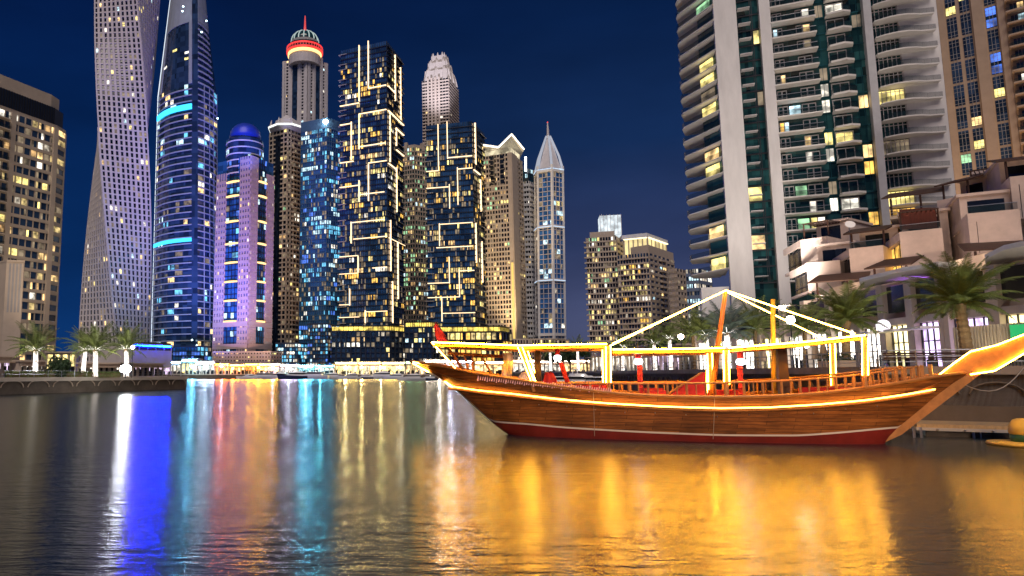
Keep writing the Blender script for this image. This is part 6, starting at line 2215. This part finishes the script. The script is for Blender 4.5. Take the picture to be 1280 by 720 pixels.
for sg in (-1, 1):
    m = MB(); m.path([W(s, sg * (half(s, zs(s)) + .02), zs(s) + 0.03) for s in ss], 0.075, 6)
    m.build('gunwale', TEAK, dh, True)
    m = MB(); m.path([W(s, sg * (half(s, interp(BELT, s) - .12) + .03), interp(BELT, s) - .12) for s in ss if BELT[0][0] - .3 < s < BELT[-1][0] + .3], 0.07, 6)
    m.build('rubbing_strake', TEAK, dh, True)
    m = MB(); m.path([W(s, sg * (half(s, interp(BELT, s)) + .19), interp(BELT, s)) for s in [BELT[0][0] + (BELT[-1][0] - BELT[0][0]) * i / 60 for i in range(61)]], 0.034, 6)
    m.build('rope_light', AMBER_B, dh, True)
    for k in range(26):                                       # heads of the iron spikes below the belt
        s = 0.5 + k * 0.66
        z = interp(BELT, s) - 0.36 + 0.04 * math.sin(k * 2.1)
        if k % 2 == 0:
            m = MB(); q = W(s, sg * (half(s, z) + .015), z)
            m.lathe([(0.005, q[2] - .03), (0.03, q[2]), (0.005, q[2] + .03)], q, 6); m.build('spike_head', M['steel'], dh)
spot('hull_fill_light', (16, -3, 9), W(9, -2, 1), 26000, (1.0, 0.60, 0.30), R(60), 0.9, 0.6)   # added warm fill from behind the camera, to brighten the hull
# stem post and stem head on the right
def slab(pts, w0, w1, name, mt):
    m = MB()
    n = len(pts)
    c = [bs(px, py) for px, py in pts]
    for sg_w, rev in ((w0, False), (w1, True)):
        q = [W(s, sg_w, z) for s, z in c]
        m.face(q[::-1] if rev else q)
    for i in range(n):
        a, b_ = c[i], c[(i + 1) % n]
        m.face([W(*(a[0], w0, a[1])), W(a[0], w1, a[1]), W(b_[0], w1, b_[1]), W(b_[0], w0, b_[1])])
    return m.build(name, mt, dh)
slab([(1102, 553), (1124, 543), (1175, 504), (1222, 468), (1212, 465), (1190, 478), (1160, 500), (1113, 537)], -0.22, 0.22, 'stem_post', TEAK)
slab([(1172, 470.5), (1213, 440), (1246, 432), (1300, 411), (1300, 430), (1262, 452), (1243, 463), (1213, 467.5)], -0.13, 0.13, 'stem_head', TEAK)
def rope(pts, name='rope_light', r=0.03, mt=None, w=-0.17):
    m = MB(); m.path([W(s, w, z) for s, z in [bs(px, py, w) for px, py in pts]], r, 6)
    m.build(name, mt or AMBER, dh, True)
rope([(1172, 470), (1192, 454.5), (1213, 439.5), (1246, 431.5), (1300, 410.5)], mt=AMBER_S, w=-0.22, r=0.026)
rope([(1213, 468), (1243, 463.5), (1262, 452.5), (1300, 430)], mt=AMBER_S, w=-0.22, r=0.026)
# stern point lights on the left
rope([(516, 452.5), (540, 457), (566, 460.5)], w=-0.4, mt=AMBER_S, r=0.026)
rope([(516, 454), (528, 461), (536, 465)], w=-0.25)
rope([(556, 477), (566, 484)], w=-0.3)

# canopy frame: near side and far side, posts and beams
NW, FW = -2.05, 2.05
def beam_path(pts, w, r, name, mt, dz=0.0):
    m = MB(); m.path([W(s, w, z + dz) for s, z in [bs(px, py, NW) for px, py in pts]], r, 6)
    return m.build(name, mt, dh)
top1 = [(541, 428), (600, 430), (648, 432), (700, 431), (758, 430)]
top2 = [(766, 437), (836, 436.5), (905, 435)]
top3 = [(910, 435), (1000, 428), (1080, 419)]
for tp in (top1, top2, top3):
    for w in (NW, FW):
        beam_path(tp, w, 0.055, 'canopy_beam', TEAK, -0.16)
    beam_path(tp, NW - 0.16, 0.028, 'rope_light', AMBER_T)
    beam_path(tp, FW + 0.16, 0.028, 'rope_light', AMBER_T)
    m = MB()                                                   # the awning of boards and cloth over the frame
    rows = []
    for i in range(9):
        t = i / 8
        px = tp[0][0] + (tp[-1][0] - tp[0][0]) * t
        py = interp(tp, px)
        s, z = bs(px, py, NW)
        rows.append([W(s, NW + 0.25, z - 0.16), W(s, NW * .5, z - 0.06), W(s, 0, z - 0.02), W(s, FW * .5, z - 0.06), W(s, FW - 0.25, z - 0.16)])
    m.sheet(rows)
    m.sheet([[(p[0], p[1], p[2] + 0.05) for p in r] for r in rows][::-1])
    m.build('awning', mat('ochre_awning_cloth', (0.40, 0.17, 0.05), 0.8, var=0.3, scale=1.5, bump=0.2), dh)
    for i in range(6):                                         # cross beams
        px = tp[0][0] + (tp[-1][0] - tp[0][0]) * (i + .5) / 6
        s, z = bs(px, interp(tp, px), NW)
        m = MB(); m.path([W(s, NW, z - 0.16), W(s, FW, z - 0.16)], 0.05, 5)
        m.build('cross_beam', TEAK, dh)
def post(ptop, pbot, w, name='canopy_post', r=0.085, mt=None, lights=True):
    (s0, z0), (s1, z1) = bs(*ptop, NW), bs(*pbot, NW)
    if w > 0:
        z1 = zs(s1) - 0.3
    m = MB(); m.path([W(s0, w, z0 - .05), W(s1, w, z1 - 0.5)], r, 6)
    m.build(name, mt or TEAK, dh)
    if lights:
        for ds in (-0.11, 0.11):
            m = MB(); m.path([W(s0 + ds, w - 0.09, z0 - 0.08), W(s1 + ds, w - 0.09, z1)], 0.022, 5)
            m.build('rope_light', AMBER, dh, True)
for w in (NW, FW):
    post((760, 431), (760.5, 479), w)
    post((907, 436), (908, 480), w)
    post((1080, 420), (1080.5, 469), w)
    post((650, 432), (667, 477), w)
    (s0, z0), (s1, z1) = bs(541, 428, w * .9 if w < 0 else NW), bs(566, 460, NW)
    m = MB(); m.path([W(s0, w, z0), W(s1, w * .55, z1)], 0.09, 6); m.build('stern_frame', TEAK, dh)
    if w < 0:
        m = MB(); m.path([W(s0, w - .1, z0), W(s1, w * .55 - .1, z1)], 0.03, 6); m.build('rope_light', AMBER, dh, True)
(s0, z0) = bs(541, 428, NW)
m = MB(); m.path([W(s0, NW, z0 - .05), W(s0, FW, z0 - .05)], 0.08, 6); m.build('stern_cross_beam', TEAK, dh)
m = MB(); m.path([W(bs(555, 442, 0)[0], 1.2, bs(555, 441, 0)[1]), W(bs(626, 444, 0)[0], 1.2, bs(626, 445, 0)[1])], 0.09, 6); m.build('stern_beam', TEAK, dh)
for a, c in (((580, 442), (588, 466)), ((600, 443), (618, 466)), ((590, 442), (592, 466))):
    (sa, za), (sb, zb_) = bs(*a, 0.6), bs(*c, 0.6)
    m = MB(); m.path([W(sa, 0.6, za), W(sb, 0.6, zb_ - .3)], 0.06, 6); m.build('stern_strut', TEAK, dh)
# raking mast and the lit lines that run from its head
(sm, zm_), (sb_, zb_) = bs(907, 364, 0), bs(889, 492, 0)
m = MB(); m.path([W(sb_, 0, zb_ - .3), W((sm + sb_) / 2, 0, (zm_ + zb_) / 2), W(sm, 0, zm_)], [0.13, 0.12, 0.09], 10)
m.build('mast', mat('orange_varnished_mast', (0.30, 0.10, 0.03), 0.4, var=0.3, scale=2, stretch=(1, 1, .3)), dh, True)
for (px, py), w in (((766, 431), NW), ((1069, 419), NW), ((766, 431), FW), ((1069, 420), FW)):
    s, z = bs(px, py, NW)
    m = MB(); m.path([W(sm, -0.12 if w < 0 else 0.12, zm_ + .03), W(s, w, z + 0.06)], 0.028, 5)
    m.build('rope_light', AMBER, dh, True)
rope([(884, 463), (883.5, 491)], r=0.035, w=-0.3)
# deck pillars and poles
YEL = mat('yellow_painted_pole', (0.62, 0.36, 0.04), 0.45, var=0.15, scale=3)
m = MB(); m.path([W(*((lambda q: (q[0], 0.3, q[1]))(bs(966, 374, 0.3)))), W(*((lambda q: (q[0], 0.3, q[1] - .3))(bs(967, 492, 0.3))))], 0.10, 8); m.build('yellow_pole', YEL, dh, True)
for px0, px1, pt, pb, w in ((970, 986, 433, 492, 0.4), (668, 677, 439, 478, 0.2)):
    (sa, za), (sb, zb_) = bs(px0, pt, w), bs(px1, pb, w)
    m = MB(); m.hexa([W(sa, w - .25, zb_ - .3), W(sb, w - .25, zb_ - .3), W(sb, w + .25, zb_ - .3), W(sa, w + .25, zb_ - .3), W(sa, w - .25, za), W(sb, w - .25, za), W(sb, w + .25, za), W(sa, w + .25, za)])
    m.build('deck_pillar', M['brownwood'], dh)
# railing: near and far balusters with a cap rail
nb_ = 0
RAILT = [(690, 479.5), (800, 479.5), (880, 479), (940, 477.5), (1000, 475), (1060, 470.5), (1110, 465), (1166, 458)]
for sg in (-1, 1):
    line = []
    for i in range(41):
        px = 690 + (1166 - 690) * i / 40
        s, _ = bs(px, 485, -2.0)
        _, zt_ = bs(px, interp(RAILT, px), -beam(s))
        w = sg * max(0.12, half(s, zs(s)) - 0.12)
        line.append((s, w, zt_))
    m = MB(); m.path([W(*q) for q in line], 0.05, 6); m.build('cap_rail', TEAK, dh, True)
    for i in range(0, 41):
        s, w, zt_ = line[i]
        m = MB(); m.path([W(s, w, zs(s) - .05), W(s, w, zt_)], 0.062 if i % 2 == 0 else 0.035, 6)
        m.build('baluster', TEAK, dh)
for k in range(5):                                           # taller stanchions at the stem end
    px = 1120 + k * 11
    s, z = bs(px, interp(RAILT, px) - 3, -beam(bs(px, 470, -1)[0]))
    m = MB(); m.path([W(s, -max(.1, half(s, zs(s)) - .12), zs(s) - .05), W(s, -max(.1, half(s, zs(s)) - .12), z)], 0.08, 5); m.build('stanchion', TEAK, dh)
# carved pink band on the left bulwark
m = MB(); n_c = 0
for i in range(58):
    px = 598 + i * 2.9
    py = 472.5 + (px - 598) * 0.098
    s, z = on_hull(px, py)
    h_ = 0.10 if i % 4 else 0.15
    for dz in (0,):
        a, c = W(s - 0.035, -(half(s, z) + .03), z - h_), W(s + 0.02, -(half(s, z) + .035), z + h_)
        m.path([a, c], 0.03 if i % 3 else 0.045, 4)
m.build('carved_band', mat('pink_carving_paint', (0.85, 0.45, 0.45), 0.6, var=0.3, scale=4), dh)
# red gangway side, seats and bundles
def wedge(pts, w, th, name, mt, parent=None):
    m = MB()
    c = [bs(px, py, w) for px, py in pts]
    m.face([W(s, w, z) for s, z in c]); m.face([W(s, w + th, z) for s, z in c][::-1])
    for (a, za), (b_, zb2) in zip(c, c[1:] + c[:1]):
        m.face([W(a, w, za), W(a, w + th, za), W(b_, w + th, zb2), W(b_, w, zb2)])
    return m.build(name, mt, parent or dh)
wedge([(838, 494), (882, 494), (882, 465), (876, 467)], -0.9, 0.5, 'stair_side', REDC)
m = MB(); m.path([W(*((lambda q: (q[0], -0.95, q[1]))(bs(837, 491, -.95)))), W(*((lambda q: (q[0], -0.95, q[1]))(bs(877, 465.5, -.95))))], 0.05, 5); m.build('stair_rail', TEAK, dh)
for px0, px1, pt, w in ((806, 828, 485, 0.9), (808, 833, 488, -0.6), (880, 930, 487, 1.2), (1000, 1060, 484, 1.0), (720, 760, 480, 1.0)):
    (sa, za), (sb, _) = bs(px0, pt, w), bs(px1, pt, w)
    zd = zs((sa + sb) / 2) - .48
    m = MB(); m.hexa([W(sa, w - .35, zd), W(sb, w - .35, zd), W(sb, w + .35, zd), W(sa, w + .35, zd), W(sa, w - .35, za), W(sb, w - .35, za), W(sb, w + .35, za), W(sa, w + .35, za)])
    m.build('seat', REDC, dh)
# red wrapped lantern posts
for px in (800, 926):
    (st, zt_), (sb, zb_) = bs(px, 456, NW), bs(px, 497, NW)
    m = MB(); m.path([W(st, NW + .25, zt_), W(st, NW + .25, zb_ - .2)], 0.11, 8)
    for k in range(5):
        z = zb_ + (zt_ - zb_) * (k + .5) / 5
        q = W(st, NW + .25, z); m.lathe([(0.12, z - .05), (0.14, z), (0.12, z + .05)], q, 10)
    m.build('lantern_post', REDC, dh)
for px, py, w in ((798, 452, NW + .25), (926, 452.5, NW + .25), (697, 447.5, 0.5)):
    s, z = bs(px, py, w)
    q = W(s, w, z)
    r_ = thing('hanging_lantern', {798: 'white glowing lantern with red top hanging left of the dhow stair', 926: 'white glowing lantern with red top hanging right of the dhow mast', 697: 'white glowing lantern hanging under the left dhow awning'}[px], 'lantern', q, 'lanterns hanging under the dhow awning')
    m = MB(); m.lathe([(0.06, z - .14), (0.17, z - .10), (0.20, z), (0.16, z + .12), (0.08, z + .14)], q, 12); m.build('globe', glow('lantern_glass', (0.95, 0.95, 1.0), 14.0), r_, True)
    m = MB(); m.lathe([(0.10, z + .15), (0.13, z + .18), (0.13, z + .42), (0.03, z + .5)], q, 10); m.build('top', REDC, r_)
    m = MB(); m.path([(q[0], q[1], z + .45), (q[0], q[1], z + 0.95)], 0.012, 4); m.build('cord', M['dark'], r_)
# leaning red pole, pink bundles, hanging pale cloth
(sa, za), (sb, zb_) = bs(701, 453, 0.2), bs(711, 476, 0.2)
m = MB(); m.path([W(sa, .2, za), W(sb, .2, zb_ - .3)], 0.13, 8); tag(m.build('rolled_banner', REDC), 'red rolled banner leaning on the dhow deck under the left awning', 'banner')
def bundle(label, px, py, w, r, mt, seed):
    s, z = bs(px, py, w)
    q = W(s, w, 0)
    rb_ = random.Random(seed)
    m = MB()
    zd = zs(s) - .5
    n = 14
    prof = [(r * 1.0, zd), (r * 1.1, zd + (z - zd) * .35), (r * .85, zd + (z - zd) * .7), (r * .4, z), (0.02, z + .03)]
    base = len(m.v)
    m.lathe(prof, q, n)
    m.v = [(x + rb_.uniform(-.07, .07), y + rb_.uniform(-.07, .07), zz + rb_.uniform(-.05, .05)) for x, y, zz in m.v]
    tag(m.build('cloth_bundle', mt, None, True), label, 'cloth')
bundle('orange red cloth bundle heaped beside the dhow pillar', 687, 466, -0.3, 0.42, REDC, 1)
bundle('pale pink cloth bundle at the foot of the slanted post', 655, 466, -0.2, 0.38, PINKC, 2)
m = MB()
rows = []
for i in range(10):
    t = i / 9
    row = []
    for j in range(7):
        px = 628 + 12.5 * j / 6 + 1.2 * math.sin(t * 5)
        s, z = bs(px, 441 + 30 * t, -0.2)
        row.append(W(s, -0.2 + 0.10 * math.sin(j * 1.9 + t * 2) , z))
    rows.append(row)
m.sheet(rows); m.sheet([[(p[0], p[1] + 0.05, p[2]) for p in r] for r in rows][::-1])
tag(m.build('hanging_cloth', PINKC, None, True), 'pale folded cloth hanging from the dhow stern beam', 'cloth')
# flag at the stern
(sa, za), (sb, zb_) = bs(545, 402, 1.0), bs(563, 428, 1.0)
fl_ = thing('stern_flag', 'drooping red flag on a leaning staff at the dhow stern', 'flag', W(sb, 1.0, zb_))
m = MB(); m.path([W(sb, 1.0, zb_ - .1), W(sa, 1.0, za)], 0.035, 6); m.build('staff', M['brownwood'], fl_)
m = MB(); rows = []
for i in range(8):
    t = i / 7
    s0_, z0_ = sa + (sb - sa) * t * .85, za + (zb_ - za) * t * .85
    ln = 0.55 * math.sin(math.pi * (0.15 + 0.75 * t))
    rows.append([W(s0_ - ln * j / 4 * .5, 1.0 + 0.08 * math.sin(j * 1.6 + i), z0_ - ln * j / 4) for j in range(5)])
m.sheet(rows); m.sheet([[(p[0], p[1] + .015, p[2]) for p in r] for r in rows][::-1]); m.build('cloth', REDC, fl_, True)

# ------------------------------------------------------------------ pontoon, piles and the little round boat on the right
a, c = Vector(corner(1136, 525, 38)), Vector(corner(1340, 525, 35))
root = thing('floating_pontoon', 'floating timber pontoon between the dhow stem and the quay wall', 'pontoon', (a.x, a.y, 0))
e = (c - a).normalized(); mid = (a + c) / 2; L = (c - a).length
m = MB(); m.obox(mid, e, L, 3.6, 0.42, 0.62); m.build('deck', mat('pontoon_boards', (0.34, 0.24, 0.13), 0.7, var=0.3, scale=2.5, stretch=(1, 6, 1)), root)
m = MB(); m.obox(mid, e, L + 0.1, 3.75, 0.30, 0.45); m.build('frame', M['grey'], root)
for i in range(5):
    o = a + e * (1.2 + i * L / 5)
    m = MB(); m.obox(o, e, 1.6, 2.8, -0.4, 0.29); m.build('float', M['dark'], root)
n = Vector((-e.y, e.x))
for i, px in enumerate((1143, 1217, 1297)):
    q = Vector(corner(px, 545, 35.6))
    for dx in (0, 0.35):
        m = MB(); m.path([(q.x + dx, q.y, -1), (q.x + dx, q.y, 0.5)], 0.06, 8); m.build('pile', M['steel'], root)
for i in range(6):
    o = a + e * (0.8 + i * L / 6) - n * 1.88
    m = MB(); m.lathe([(0.05, .34), (0.07, .37), (0.05, .40)], (o.x, o.y), 6); m.build('cleat', M['steel'], root)
p = P(1287, 546, 31.6)
root = thing('round_boat', 'small yellow round leisure boat with green band at the right edge', 'boat', (p.x, p.y, 0))
m = MB(); m.lathe([(0.9, -.1), (1.45, 0.02), (1.5, 0.10), (1.45, 0.16), (0.6, 0.18)], p, 28); m.build('float', mat('yellow_fibreglass', (0.62, 0.40, 0.08), 0.4, var=0.1), root, True)
m = MB(); m.lathe([(0.62, 0.18), (0.66, 0.34), (0.66, 0.50)], p, 24); m.build('green_band', mat('dark_green_band', (0.02, 0.10, 0.06), 0.4), root, True)
m = MB(); m.lathe([(0.66, 0.50), (0.70, 0.58), (0.68, 0.85), (0.52, 1.12), (0.36, 1.18), (0.30, 1.16), (0.28, 0.9)], p, 24); m.build('cockpit', bpy.data.materials['yellow_fibreglass'], root, True)
m = MB()
for k in (-1, 1):
    m.path([(p.x + .3 * k, p.y - .62, 1.0), (p.x + .3 * k, p.y - .70, 1.05), (p.x + .38 * k, p.y - .66, 1.1)], 0.06, 6)
m.build('handle', M['dark'], root)

# mooring lines from the dhow to the quay, and thin fender lines down its side
for i, ((pa, wa), q) in enumerate(((((1190, 474), -0.1), (QR[2][0] + 0.3, QR[2][1] + .4)), (((1120, 476), 0.6), (QR[3][0] + .4, QR[3][1] + .4)))):
    s, z = bs(*pa, wa)
    a_ = Vector(W(s, wa, z)); c_ = Vector((q[0], q[1], QZ + 0.15))
    m = MB(); m.path([a_.lerp(c_, t / 10) + Vector((0, 0, -1.0 * math.sin(math.pi * t / 10))) for t in range(11)], 0.025, 5)
    tag(m.build('mooring_line', M['beige']), ('slack pale mooring line from the dhow stem to the quay', 'slack pale mooring line from the dhow rail to the quay')[i], 'rope')
for px in (742, 893):
    s, z0_ = on_hull(px, 500)
    m = MB(); m.path([W(s, -(half(s, z) + .03), z) for z in [zs(s) - i * (zs(s) - 0.15) / 8 for i in range(9)]], 0.014, 4)
    m.build('fender_line', M['beige'], dh)
